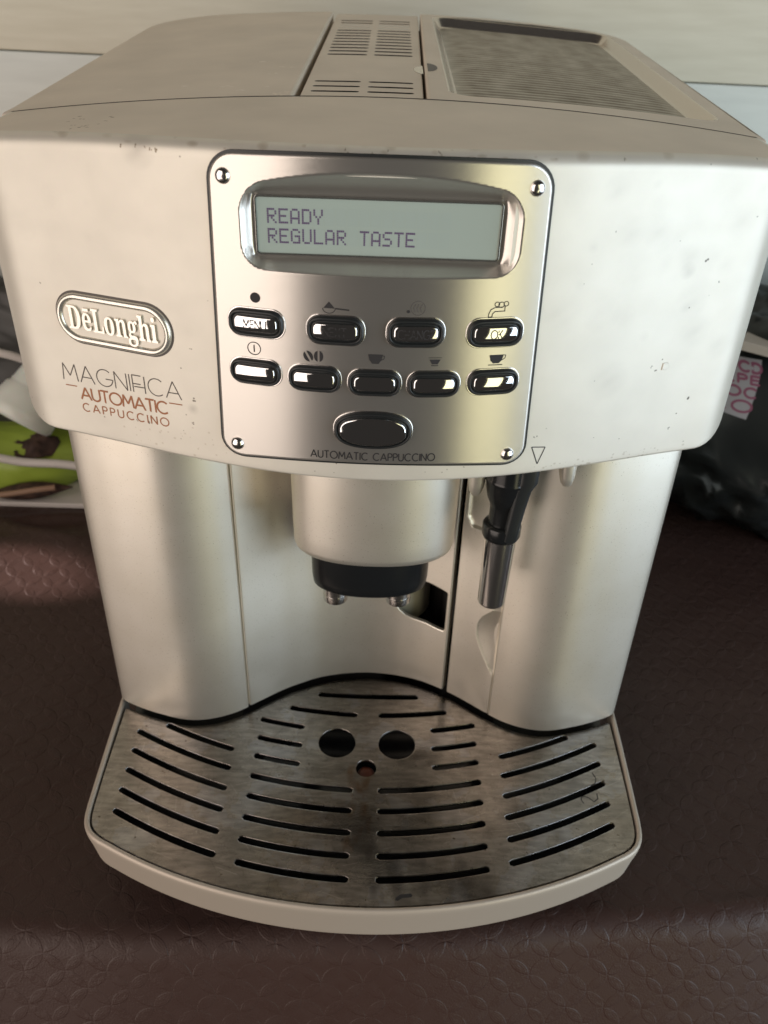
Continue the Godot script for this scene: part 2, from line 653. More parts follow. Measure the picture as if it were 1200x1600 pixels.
func rim(st: SurfaceTool, outline: PackedVector2Array, fn3: Callable, r: float, depth: float, uvf: Callable = no_uv) -> void:
	var rows := []
	var ra := absf(r)
	if ra > 0:
		for k in 5:
			var a := PI / 2 * k / 4.0
			rows.append(lift(inset(outline, r * (1 - sin(a))), fn3, -ra * (1 - cos(a))))
	else:
		rows.append(lift(outline, fn3, 0.0))
	rows.append(lift(outline, fn3, -maxf(depth, ra + 0.05)))
	rim_sheet(st, rows, r <= 0.0, uvf)


func rim_sheet(st: SurfaceTool, rows: Array, inward: bool, uvf: Callable) -> void:
	var side := loop_sign(rows[0], rows[-1]) * (-1.0 if inward else 1.0)
	var nr := rows.size()
	var nc: int = rows[0].size()
	for i in nr - 1:
		for j in nc:
			var k := (j + 1) % nc
			var q := [rows[i][j], rows[i][k], rows[i + 1][k], rows[i + 1][j]]
			var n := []
			for t in 4:
				var ii: int = i + (0 if t < 2 else 1)
				var jj: int = j if t == 0 or t == 3 else k
				var prev: Vector3 = rows[ii][(jj - 1 + nc) % nc]
				var next: Vector3 = rows[ii][(jj + 1) % nc]
				var e0: Vector3 = ((rows[ii][jj] as Vector3) - prev).normalized()
				var e1: Vector3 = (next - (rows[ii][jj] as Vector3)).normalized()
				var du := next - prev
				if e0.dot(e1) < 0.75:
					du = (rows[ii][k] as Vector3) - (rows[ii][j] as Vector3)
				var dv: Vector3 = (rows[mini(ii + 1, nr - 1)][jj] as Vector3) - (rows[maxi(ii - 1, 0)][jj] as Vector3)
				if i == nr - 2:
					dv = (rows[nr - 1][jj] as Vector3) - (rows[nr - 2][jj] as Vector3)
				n.append(du.cross(dv).normalized())
			# side by turning direction of the loop
			if side < 0:
				for t in 4:
					n[t] = -n[t]
			tri(st, q[0], q[1], q[2], n[0], n[1], n[2], uv_of(uvf, q[0]), uv_of(uvf, q[1]), uv_of(uvf, q[2]))
			tri(st, q[0], q[2], q[3], n[0], n[2], n[3], uv_of(uvf, q[0]), uv_of(uvf, q[2]), uv_of(uvf, q[3]))


# +1 when du x dv points out of the loop, with dv going from the top down
func loop_sign(top: PackedVector3Array, low: PackedVector3Array) -> float:
	var c := Vector3.ZERO
	for p in top:
		c += p
	c /= top.size()
	var area := Vector3.ZERO
	for k in top.size():
		area += (top[k] - c).cross(top[(k + 1) % top.size()] - c)
	return -1.0 if area.dot(top[0] - low[0]) > 0 else 1.0


func lift(loop: PackedVector2Array, fn3: Callable, off: float) -> PackedVector3Array:
	var out := PackedVector3Array()
	for p in loop:
		out.append(fn3.call(p.x, p.y, off))
	return out


func round_rect(x0: float, y0: float, x1: float, y1: float, r: float, n := 8) -> PackedVector2Array:
	var out := PackedVector2Array()
	for c in [[x1 - r, y1 - r, 0.0], [x0 + r, y1 - r, 90.0], [x0 + r, y0 + r, 180.0], [x1 - r, y0 + r, 270.0]]:
		for k in n + 1:
			var a := deg_to_rad(c[2] + 90.0 * k / n)
			out.append(Vector2(c[0] + cos(a) * r, c[1] + sin(a) * r))
	return out


func ellipse(cx: float, cy: float, rx: float, ry: float, n := 32, power := 2.0) -> PackedVector2Array:
	var out := PackedVector2Array()
	for k in n:
		var a := TAU * k / n
		out.append(Vector2(cx + signf(cos(a)) * pow(absf(cos(a)), 2.0 / power) * rx, cy + signf(sin(a)) * pow(absf(sin(a)), 2.0 / power) * ry))
	return out


# turned shape: profile of (radius, height) about an axis
func lathe(st: SurfaceTool, base: Vector3, axis: Vector3, profile: Array, n := 40, squash := Vector2.ONE) -> void:
	var w := axis.normalized()
	var u := (Vector3.RIGHT if absf(w.x) < 0.8 else Vector3.BACK)
	u = (u - w * u.dot(w)).normalized()
	var v := w.cross(u)
	var part := []
	for p in profile:
		var row := PackedVector3Array()
		for k in n:
			var a := TAU * k / n
			row.append(base + w * p[1] + (u * cos(a) * squash.x + v * sin(a) * squash.y) * p[0])
		part.append(row)
	# each ring pair with its own normals where the profile turns sharply
	var run := [part[0]]
	for i in range(1, part.size()):
		run.append(part[i])
		var sharp := false
		if i + 1 < part.size():
			var d0 := Vector2(profile[i][0] - profile[i - 1][0], profile[i][1] - profile[i - 1][1]).normalized()
			var d1 := Vector2(profile[i + 1][0] - profile[i][0], profile[i + 1][1] - profile[i][1]).normalized()
			sharp = d0.dot(d1) < 0.6
		if sharp or i == part.size() - 1:
			ring_run(st, run, base, w)
			run = [part[i]]


func ring_run(st: SurfaceTool, rows: Array, base: Vector3, w: Vector3) -> void:
	var nc: int = rows[0].size()
	var nr := rows.size()
	for i in nr - 1:
		for j in nc:
			var k := (j + 1) % nc
			var q := [rows[i][j], rows[i][k], rows[i + 1][k], rows[i + 1][j]]
			var n := []
			for t in 4:
				var ii: int = i + (0 if t < 2 else 1)
				var jj: int = j if t == 0 or t == 3 else k
				var row: PackedVector3Array = rows[ii]
				var du := row[(jj + 1) % nc] - row[(jj - 1 + nc) % nc]
				if du.length_squared() < 1e-8:
					var other: PackedVector3Array = rows[i + 1] if ii == i else rows[i]
					du = other[(jj + 1) % nc] - other[(jj - 1 + nc) % nc]
				var dv: Vector3 = (rows[mini(ii + 1, nr - 1)][jj] as Vector3) - (rows[maxi(ii - 1, 0)][jj] as Vector3)
				n.append(dv.cross(du).normalized())
			tri(st, q[0], q[1], q[2], -n[0], -n[1], -n[2])
			tri(st, q[0], q[2], q[3], -n[0], -n[2], -n[3])


func tube(st: SurfaceTool, pts: Array, r: float, n := 12, taper := 1.0) -> void:
	var curve := Curve3D.new()
	curve.bake_interval = maxf(r * 0.7, 0.4)
	for k in pts.size():
		var t: Vector3 = ((pts[mini(k + 1, pts.size() - 1)] as Vector3) - (pts[maxi(k - 1, 0)] as Vector3)) / 6.0
		curve.add_point(pts[k], -t, t)
	var line := curve.get_baked_points()
	var rows := []
	var u := Vector3.UP
	for k in line.size():
		var d := (line[mini(k + 1, line.size() - 1)] - line[maxi(k - 1, 0)]).normalized()
		u = (u - d * u.dot(d))
		if u.length() < 0.05:
			u = d.cross(Vector3.RIGHT)
		u = u.normalized()
		var v := d.cross(u)
		var rr := r * lerpf(1.0, taper, float(k) / line.size())
		var row := PackedVector3Array()
		for i in n:
			var a := TAU * i / n
			row.append(line[k] + (u * cos(a) + v * sin(a)) * rr)
		rows.append(row)
	for i in rows.size() - 1:
		for j in n:
			var k := (j + 1) % n
			var c0 := line[i]
			var c1 := line[i + 1]
			var a: Vector3 = rows[i][j]
			var b: Vector3 = rows[i][k]
			var c: Vector3 = rows[i + 1][k]
			var d: Vector3 = rows[i + 1][j]
			tri(st, a, b, c, (a - c0).normalized(), (b - c0).normalized(), (c - c1).normalized())
			tri(st, a, c, d, (a - c0).normalized(), (c - c1).normalized(), (d - c1).normalized())
	for e in [0, rows.size() - 1]:
		var out := (line[0] - line[1]) if e == 0 else (line[-1] - line[-2])
		for j in n:
			flat_tri(st, line[e], rows[e][j], rows[e][(j + 1) % n], out)


# a blob with wrinkles: superellipsoid
func blob(st: SurfaceTool, c: Vector3, h: Vector3, power: float, bump: float, seed_: int, freq := 0.03, nu := 64, nv := 36, calm := Vector3(1e6, 0, 0)) -> void:
	var n := FastNoiseLite.new()
	n.seed = seed_
	n.frequency = freq
	n.fractal_octaves = 3
	n.fractal_type = FastNoiseLite.FRACTAL_RIDGED
	var rows := []
	for i in nv + 1:
		var t := -PI / 2 + PI * i / nv
		var row := PackedVector3Array()
		for j in nu:
			var p := TAU * j / nu
			var d := Vector3(spow(cos(t), power) * spow(cos(p), power), spow(sin(t), power), spow(cos(t), power) * spow(sin(p), power))
			var q := c + d * h
			q += d.normalized() * bump * n.get_noise_3d(q.x, q.y, q.z) * smoothstep(35.0, 80.0, q.distance_to(calm))
			row.append(q)
		rows.append(row)
	sheet(st, rows, c, true)


func spow(x: float, p: float) -> float:
	return signf(x) * pow(absf(x), 2.0 / p)


# ------------------------------------------------------------------ shape of the machine
func hz(x: float) -> float:
	var q := x * x
	return 42.3 - 2.75e-3 * q + 4.6e-8 * q * q


# a point on the bulging front, lifted along its normal
func front3(x: float, y: float, off: float) -> Vector3:
	var s := -5.5e-3 * x + 1.84e-7 * x * x * x
	var l := sqrt(1.0 + s * s)
	return Vector3(x - s / l * off, y, hz(x) + off / l)


func ytop(x: float, z: float) -> float:
	var s := 0.092 if z < -45.0 else 0.061
	return 349.5 - s * (z + 45.0) - 7.0 * (x / 138.0) * (x / 138.0)


func top3(x: float, z: float, off: float) -> Vector3:
	return Vector3(x, ytop(x, z) + off, z)


func seam(x: float) -> float:
	return -46.0 + 11.0 * (x / 145.0) * (x / 145.0)


var contour_x := [0.0, 9.0, 17.5, 29.0, 41.0, 47.0, 54.0, 62.0, 66.0, 71.0, 78.0, 86.0, 94.0, 101.0, 108.5, 117.0, 125.0, 131.0, 134.5, 136.2]
var contour_z := [-34.0, -33.4, -32.0, -28.6, -22.4, -18.8, -13.6, -7.4, -4.6, -1.2, 2.2, 4.6, 5.4, 4.6, 2.6, 0.0, -3.2, -6.0, -8.6, -12.0]


func cz(x: float) -> float:
	var a := absf(x)
	var n := contour_x.size()
	var k := 0
	while k < n - 2 and contour_x[k + 1] < a:
		k += 1
	var t: float = clampf((a - contour_x[k]) / (contour_x[k + 1] - contour_x[k]), 0, 1)
	var m0 := slope(k)
	var m1 := slope(k + 1)
	var h: float = contour_x[k + 1] - contour_x[k]
	var t2 := t * t
	var t3 := t2 * t
	return (2 * t3 - 3 * t2 + 1) * contour_z[k] + (t3 - 2 * t2 + t) * h * m0 + (-2 * t3 + 3 * t2) * contour_z[k + 1] + (t3 - t2) * h * m1


func slope(k: int) -> float:
	if k == 0:
		return 0.0
	if k == contour_x.size() - 1:
		return -3.0
	return (contour_z[k + 1] - contour_z[k - 1]) / (contour_x[k + 1] - contour_x[k - 1])


func column3(x: float, y: float, off: float) -> Vector3:
	var e := 0.2
	var s := (cz(x + e) - cz(x - e)) / (2 * e)
	var l := sqrt(1 + s * s)
	return Vector3(x - s / l * off, y, cz(x) + off / l)


func tray_z(x: float) -> float:
	return 108.5 - 1.85e-3 * x * x - 1.2e-8 * x * x * x * x


func bez(a: Vector2, b: Vector2, c: Vector2, d: Vector2, t: float) -> Vector2:
	return a.bezier_interpolate(b, c, d, t)


func build_machine() -> void:
	machine = thing("coffee_machine", "silver automatic coffee machine with lit display, nine chrome buttons and slotted steel drip tray", "coffee machine")
	build_hood()
	build_top()
	build_columns()
	build_spout()
	build_wand()
	build_tray()
	build_plate()
	build_badges()


func build_hood() -> void:
	# plan of the front and sides
	var path := PackedVector2Array()
	for k in 12:
		path.append(Vector2(-147.3, -300.0 + 24.0 * k))
	for k in 11:
		path.append(bez(Vector2(-147.3, -14), Vector2(-147.3, -1), Vector2(-142, 5.2), Vector2(-133, hz(133)), k / 10.0))
	var x := -129.0
	while x < 131.0:
		path.append(Vector2(x, hz(x)))
		x += 4.0
	for k in 11:
		path.append(bez(Vector2(133, hz(133)), Vector2(142, 5.2), Vector2(147.3, -1), Vector2(147.3, -14), k / 10.0))
	for k in 12:
		path.append(Vector2(147.3, -36.0 - 24.0 * k))
	var n := path.size()
	var rows := []
	var prof := []
	prof.append([6.0, 0, 0.2])
	prof.append([1.6, 0, 0.0])
	for k in 5:
		var a := PI / 2 * k / 4.0
		prof.append([1.2 * (1 - sin(a)), 0, 1.2 * (1 - cos(a))])
	prof.append([0.0, 0, 3.0])
	prof.append([0.0, 2, 260.0])
	prof.append([0.0, 2, 306.0])
	prof.append([0.0, 2, 325.0])
	prof.append([0.0, 2, 336.4])
	prof.append([0.0, 1, -5.6])
	for k in 9:
		var a := PI / 2 * k / 8.0
		prof.append([5.0 * (1 - cos(a)), 1, -5.0 + 5.0 * sin(a)])
	for p in prof:
		var row := PackedVector3Array()
		for k in n:
			var d := (path[mini(k + 1, n - 1)] - path[maxi(k - 1, 0)]).normalized()
			var nrm := Vector2(-d.y, d.x)
			if nrm.dot(Vector2(path[k].x, path[k].y + 150)) < 0:
				nrm = -nrm
			var q: Vector2 = path[k] - nrm * p[0]
			var edge: Vector2 = path[k] - nrm * 5.0
			var up := ytop(edge.x, edge.y) - (8.0 * smoothstep(-36, -50, path[k].y))
			var t := clampf((absf(path[k].x) - 129.0) / 18.3, 0, 1)
			var low := 228.0 + 13.0 * t * t * t
			if path[k].y < -14:
				low += minf(6.0, (-14 - path[k].y) * 0.5)
			var y: float = low + p[2] if p[1] == 0 else (up + p[2] if p[1] == 1 else lerpf(p[2], low + 3.0 + (up - low - 12.0) * (p[2] - 231.0) / 109.0, smoothstep(60, 133, absf(path[k].x))))
			row.append(Vector3(q.x, y, q.y))
		rows.append(row)
	var st := begin()
	sheet(st, rows, Vector3(0, 285, -150), false, front_uv, Rect2(-45.5, 305.5, 89, 31.5))
	obj("hood_shell", st, "silver_paint", machine)
	# flat front band of the top, between the front edge and the lids
	st = begin()
	var band := PackedVector2Array()
	for k in range(10, n - 10):
		var d := (path[k + 1] - path[k - 1]).normalized()
		var nrm := Vector2(-d.y, d.x)
		if nrm.dot(Vector2(path[k].x, path[k].y + 150)) < 0:
			nrm = -nrm
		var q := path[k] - nrm * 5.0
		if q.y > seam(q.x):
			band.append(q)
	var xs := 142.3
	while xs > -142.31:
		band.append(Vector2(xs, seam(xs)))
		xs -= 8.13142857
	patch(st, band, [], Vector2(9, 9), func(u, v): return top3(u, v, 0.0), Vector3.UP, top_uv)
	rim_down(st, -142.3, 142.3)
	obj("top_front_band", st, "dusty_silver", machine)
	# back of the machine
	st = begin()
	var back := []
	for y in [10.0, 340.0]:
		var row := PackedVector3Array()
		for k in 9:
			row.append(Vector3(-146 + 36.5 * k, y, -300))
		back.append(row)
	sheet(st, back, Vector3(0, 150, 0))
	obj("back_panel", st, "black_plastic", machine)
	# underside of the hood
	st = begin()
	var under := PackedVector2Array()
	for p in path:
		if p.y > -60:
			under.append(Vector2(p.x * 0.985, p.y - 3.0))
	under.append(Vector2(140, -60))
	under.append(Vector2(-140, -60))
	patch(st, under, [], Vector2(30, 30), func(u, v): return Vector3(u, 230.2, v), Vector3.DOWN)
	obj("hood_underside", st, "silver_body", machine)


func rim_down(st: SurfaceTool, x0: float, x1: float) -> void:
	var rows := [PackedVector3Array(), PackedVector3Array()]
	for k in 40:
		var x := lerpf(x0, x1, k / 39.0)
		rows[0].append(top3(x, seam(x), 0))
		rows[1].append(top3(x, seam(x), -5))
	sheet(st, rows, Vector3(0, 345, 40))


func build_top() -> void:
	var st := begin()
	# dark tray under the lids that the gaps and vents look into
	patch(st, PackedVector2Array([Vector2(-142, -299), Vector2(142, -299), Vector2(142, -38), Vector2(-142, -38)]), [], Vector2(20, 40), func(u, v): return top3(u, v, -9.0), Vector3.UP)
	obj("lid_well", st, "dark_gap", machine)
	# dark joint line in front of the lids
	st = begin()
	var joint := [PackedVector3Array(), PackedVector3Array()]
	for k in 60:
		var jx := lerpf(-143.5, 143.5, k / 59.0)
		joint[0].append(top3(jx, seam(jx) + 0.35, 0.06))
		joint[1].append(top3(jx, seam(jx) - 1.1, 0.06))
	sheet(st, joint, Vector3(0, 0, -45))
	obj("lid_joint", st, "dark_gap", machine)
	# left lid
	st = begin()
	var left := PackedVector2Array()
	for k in 21:
		var x := lerpf(-147.6, -36.8, k / 20.0)
		left.append(Vector2(x, seam(x) - 1.0))
	left.append(Vector2(-37.0, -302))
	for k in 9:
		var a := PI / 2 * k / 8.0
		left.append(Vector2(-107.6 - 40 * sin(a), -262 - 40 * cos(a)))
	slab(st, left, [], Vector2(7, 12), top3, 1.3, 8.0, Vector3.UP, top_uv)
	var l := obj("left_lid", st, "dusty_silver", machine)
	# middle strip with its vents
	st = begin()
	var mid := PackedVector2Array()
	for k in 7:
		var x := lerpf(-34.6, 14.9, k / 6.0)
		mid.append(Vector2(x, seam(x) - 0.7))
	mid.append(Vector2(17.0, -301))
	mid.append(Vector2(-34.6, -301))
	var slots := []
	for c in [[-31.0, -11.2], [-8.0, 11.2]]:
		for k in 3:
			var z := -62.5 - 10.3 * k
			slots.append(round_rect(c[0], z - 1.5, c[1], z + 1.5, 1.4, 3))
		for k in 13:
			var z := -150.5 - 10.0 * k
			slots.append(round_rect(c[0] + 0.6, z - 1.9, c[1] + 0.6, z + 1.9, 1.6, 3))
	slab(st, mid, slots, Vector2(5.3, 7.1), func(u, v, o): return top3(u, v, o - 1.2), 0.8, 6.0, Vector3.UP, top_uv, 0.0, 0.08)
	obj("vent_strip", st, "dusty_silver", machine)
	# finger notch between the strip and the right lid
	st = begin()
	var nick := PackedVector2Array()
	for p in arc(16.4, -115, 4.6, 10.0, 95, 265, 14):
		nick.append(p)
	patch(st, nick, [], Vector2(3, 3), func(u, v): return top3(u, v, -1.1), Vector3.UP, top_uv)
	obj("finger_notch", st, "silver_bright", machine)
	st = begin()
	nick = PackedVector2Array()
	for p in arc(17.6, -115, 5.0, 10.0, -85, 85, 14):
		nick.append(p)
	patch(st, nick, [], Vector2(3, 3), func(u, v): return top3(u, v, 0.1), Vector3.UP, top_uv)
	obj("finger_notch", st, "print_faint", machine)
	# right lid with the sunken cup warmer
	st = begin()
	var right := PackedVector2Array()
	for k in 21:
		var x := lerpf(16.2, 147.6, k / 20.0)
		right.append(Vector2(x, seam(x) - 1.0))
	for k in 9:
		var a := PI / 2 * k / 8.0
		right.append(Vector2(121.6 + 26 * cos(a), -276 - 26 * sin(a)))
	right.append(Vector2(18.4, -302))
	var well := round_rect(26.4, -292, 136.5, -58, 9, 8)
	patch(st, inset(right, 1.3), [inset(well, -1.2)], Vector2(7, 12), func(u, v): return top3(u, v, 0.0), Vector3.UP, top_uv)
	rim(st, right, top3, 1.3, 8.0, top_uv)
	var lid := obj("right_lid", st, "dusty_silver", machine)
	st = begin()
	var rows := []
	for p in [[-1.2, 0.0], [-0.7, -0.1], [-0.2, -0.45], [0.3, -1.2], [2.6, -4.6], [3.3, -5.2], [4.2, -5.5]]:
		rows.append(lift(inset(well, p[0]), top3, p[1]))
	well_wall(st, rows)
	obj("well_edge", st, "well_metal", lid)
	st = begin()
	patch(st, inset(well, 4.2), [], Vector2(8, 0.6), func(u, v): return top3(u, v, -5.5 + 0.6 * smoothstep(0.1, 0.9, 0.5 + 0.5 * cos(v * TAU / 5.8)) * smoothstep(30, 38, u) * smoothstep(134, 126, u)), Vector3.UP)
	obj("cup_warmer", st, "warmer_steel", lid)


func well_wall(st: SurfaceTool, rows: Array) -> void:
	var c := Vector3(81, 700, -175)
	# looks up and inwards: normals towards a point high above the middle
	var nr := rows.size()
	var nc: int = rows[0].size()
	for i in nr - 1:
		for j in nc:
			var k := (j + 1) % nc
			var q := [rows[i][j], rows[i][k], rows[i + 1][k], rows[i + 1][j]]
			var n := []
			for t in 4:
				var ii: int = i + (0 if t < 2 else 1)
				var jj: int = j if t == 0 or t == 3 else k
				var du: Vector3 = (rows[ii][(jj + 1) % nc] as Vector3) - (rows[ii][(jj - 1 + nc) % nc] as Vector3)
				var dv: Vector3 = (rows[mini(ii + 1, nr - 1)][jj] as Vector3) - (rows[maxi(ii - 1, 0)][jj] as Vector3)
				var m := du.cross(dv).normalized()
				n.append(m if m.y >= 0 else -m)
			tri(st, q[0], q[1], q[2], n[0], n[1], n[2], top_uv(q[0]), top_uv(q[1]), top_uv(q[2]))
			tri(st, q[0], q[2], q[3], n[0], n[2], n[3], top_uv(q[0]), top_uv(q[2]), top_uv(q[3]))


func build_columns() -> void:
	var st := begin()
	# outer sides and the curved front of each column
	for s in [-1.0, 1.0]:
		var rows := []
		var line := PackedVector2Array()
		line.append(Vector2(136.4, -298))
		line.append(Vector2(136.4, -150))
		line.append(Vector2(136.4, -14))
		var x := 136.2
		while x > 66.0:
			line.append(Vector2(x, cz(x)))
			x -= 0.7 if x > 130 else 1.8
		line.append(Vector2(66.0, cz(66.0)))
		line.append(Vector2(65.5, cz(66.0) - 0.35))
		line.append(Vector2(65.3, cz(66.0) - 1.0))
		line.append(Vector2(65.3, cz(66.0) - 6.0))
		for y in [54.6, 80.0, 160.0, 231.0]:
			var row := PackedVector3Array()
			for p in line:
				row.append(Vector3(p.x * s, y, p.y))
			rows.append(row)
		st = begin()
		sheet(st, rows, Vector3(100 * s, 120, -120))
		obj("left_column" if s < 0 else "right_column", st, "silver_body", machine)
	# door of the brewing unit with the cut-out at its right
	st = begin()
	var door := round_rect(-64.4, 54.6, 41.2, 231, 0.8, 3)
	var hole := PackedVector2Array([Vector2(38.6, 97.2), Vector2(39.2, 98), Vector2(39.2, 122.6), Vector2(38.7, 123.2), Vector2(30, 125.4), Vector2(20, 126), Vector2(13.5, 122), Vector2(11.6, 112), Vector2(13.2, 106.6), Vector2(15.4, 103.2), Vector2(18.6, 100.6), Vector2(22.8, 99.2), Vector2(29.5, 98.4), Vector2(36, 97.0)])
	hole.reverse()
	slab(st, door, [hole], Vector2(2.2, 24), column3, 0.7, 4.0, Vector3.BACK, no_uv, 0.7, 2.0)
	obj("brewing_unit_door", st, "silver_body", machine)
	st = begin()
	var rows2 := []
	for y in [90.0, 130.0]:
		var row := PackedVector3Array()
		for k in 16:
			var a := PI / 2 * k / 15.0
			row.append(Vector3(9.0 + 24.0 * sin(a), y, -36.5 - 22.0 * (1 - cos(a)) - 0.0))
		rows2.append(row)
	sheet(st, rows2, Vector3(0, 110, -80))
	obj("chute", st, "chute", machine)
	# panel beside the steam wand, sunk above and scooped below
	st = begin()
	var pan := round_rect(43.4, 54.6, 65.0, 231, 0.6, 3)
	slab(st, pan, [], Vector2(0.45, 0.7), wand_panel3, 0.5, 4.0, Vector3.BACK)
	obj("wand_panel", st, "silver_body", machine)
	st = begin()
	var inner := []
	for y in [8.0, 231.0]:
		var row := PackedVector3Array()
		var x := -70.0
		while x <= 70.0:
			row.append(Vector3(x, y, cz(x) - 10.0 - (22.0 if x > 8.0 and x < 41.5 else 0.0)))
			x += 2.0
		inner.append(row)
	sheet(st, inner, Vector3(0, 120, -300))
	obj("inner_frame", st, "dark_gap", machine)


func wand_panel3(x: float, y: float, off: float) -> Vector3:
	var d := 0.0
	# upper sunk field
	var sx := smoothstep(45.0, 46.2, x + maxf(0.0, 173.5 - y) * -0.45)
	d += 1.8 * sx * smoothstep(168.0, 169.4, y)
	# scoop: bounded on its left by a curve that meets the right edge low down
	var t := clampf((y - 81.0) / 48.0, 0, 1)
	if y > 81.0 and y < 129.0:
		var w := 11.2 * pow(sin(PI * pow(t, 1.3)), 0.85) * (1.0 - 0.1 * t)
		w = maxf(w, 4.5 * smoothstep(0.5, 1.0, t))
		var inn := x - (65.2 - w)
		if inn > 0:
			d += minf(4.2, 0.55 * inn + 0.4 * smoothstep(0, 0.5, inn)) * smoothstep(0, 0.12, t)
	return column3(x, y, off - d)


func build_spout() -> void:
	var st := begin()
	var plan := ellipse(0.4, 0.0, 1.0, 1.0, 72, 2.25)
	var rows := []
	for p in [[37.2, 20.6, 229.0], [37.0, 20.4, 205.0], [36.7, 20.2, 181.0], [36.5, 20.0, 173.5], [35.9, 19.5, 171.2], [34.6, 18.4, 169.8], [32.5, 16.8, 169.2], [27.0, 14.5, 169.0]]:
		var row := PackedVector3Array()
		for q in plan:
			row.append(Vector3(0.4 + (q.x - 0.4) * p[0], p[2], q.y * p[1]))
		rows.append(row)
	sheet(st, rows, Vector3(0.4, 205, 0), true)
	var sp := obj("coffee_spout", st, "silver_body", machine)
	st = begin()
	rows = []
	for p in [[27.4, 15.2, 170.0], [27.4, 15.2, 160.0], [27.3, 15.1, 153.5], [26.8, 14.7, 149.4], [25.4, 13.6, 148.2], [20.0, 9.0, 147.8], [0.1, 0.1, 147.7]]:
		var row := PackedVector3Array()
		for q in plan:
			row.append(Vector3(-1.0 + (q.x - 0.4) * p[0], p[2], q.y * p[1]))
		rows.append(row)
	sheet(st, rows, Vector3(-1, 162, 0), true)
	obj("spout_ring", st, "black_plastic", sp)
	for x in [-17.0, 12.8]:
		st = begin()
		lathe(st, Vector3(x, 149, 4), Vector3.DOWN, [[5.9, 0.0], [5.9, 4.6], [5.6, 4.8], [5.6, 5.3], [5.9, 5.5], [5.9, 8.6], [5.5, 9.2], [4.4, 9.2], [4.2, 5.0]], 36)
		obj("spout_nozzle", st, "chrome_soft", sp)


func build_wand() -> void:
	var st := begin()
	lathe(st, Vector3(56.2, 230, 15), Vector3(-0.01, -1, 0), [[9.6, 0.0], [9.6, 13.0], [9.9, 13.4], [9.9, 14.6], [9.4, 15.2], [9.0, 19.0], [8.0, 23.5], [6.6, 26.6], [6.2, 29.0], [6.2, 36.0], [7.8, 36.6], [8.4, 37.6], [8.4, 42.0], [7.8, 43.4], [6.6, 44.0], [0.1, 44.0]], 44)
	var w := obj("steam_wand", st, "black_plastic", machine)
	st = begin()
	lathe(st, Vector3(55.8, 187.2, 15), Vector3(-0.012, -1, 0), [[6.9, 0.0], [6.95, 0.6], [6.7, 14.0], [6.3, 36.4], [6.0, 37.3], [5.2, 37.6], [1.5, 37.4]], 48)
	obj("frothing_tube", st, "chrome_soft", w)
	st = begin()
	lathe(st, Vector3(55.4, 150.2, 15), Vector3.DOWN, [[1.6, 0.0], [1.4, 2.2], [0.1, 2.3]], 16)
	obj("steam_tip", st, "black_plastic", w)
	# swing lever in front of the tube
	st = begin()
	var rows := []
	for p in [[63.0, 230.0, 20.0, 4.4, 4.4], [62.8, 218.0, 20.2, 4.3, 4.4], [61.2, 214.0, 20.6, 3.7, 3.6], [60.2, 205.0, 20.8, 3.3, 3.0], [59.2, 196.0, 21.0, 3.1, 2.8], [58.6, 189.0, 21.4, 3.0, 2.4], [58.3, 187.0, 21.0, 2.2, 1.8], [58.2, 186.6, 20.6, 0.2, 0.2]]:
		var row := PackedVector3Array()
		for q in ellipse(0, 0, p[3], p[4], 28, 3.4):
			row.append(Vector3(p[0] + q.x, p[1], p[2] + q.y))
		rows.append(row)
	sheet(st, rows, Vector3(62, 205, 21.5), true)
	obj("wand_lever", st, "black_rubber", w)
	for s in [[43.0, 232.0, 205.5, 13.0, 3.7, 4.2], [79.6, 232.0, 211.5, 13.0, 3.3, 4.0]]:
		st = begin()
		rows = []
		for p in [[0.0, 1.25, 0.0], [0.45, 1.1, 0.0], [0.75, 0.95, 0.0], [0.9, 0.75, 0.0], [0.97, 0.5, 0.0], [1.0, 0.05, 0.0]]:
			var row := PackedVector3Array()
			for q in ellipse(0, 0, s[4] * p[1], s[5] * p[1], 28, 2.6):
				row.append(Vector3(s[0] + q.x + p[0] * (1.2 if s[0] > 60 else 0.0), lerpf(s[1], s[2], p[0]), s[3] + q.y))
			rows.append(row)
		sheet(st, rows, Vector3(s[0], 220, s[3]), true)
		obj("wand_stop", st, "silver_body", machine)


func arc_slot(xa: float, xb: float, z0: float, k: float, w: float) -> PackedVector2Array:
	var line := PackedVector2Array()
	var n := 14
	var a := xa + w / 2
	var b := xb - w / 2
	for i in n + 1:
		var x := lerpf(a, b, float(i) / n)
		line.append(Vector2(x, z0 - k * x * x))
	var out := Geometry2D.offset_polyline(line, w / 2, Geometry2D.JOIN_ROUND, Geometry2D.END_ROUND)
	var best: PackedVector2Array = out[0]
	return best


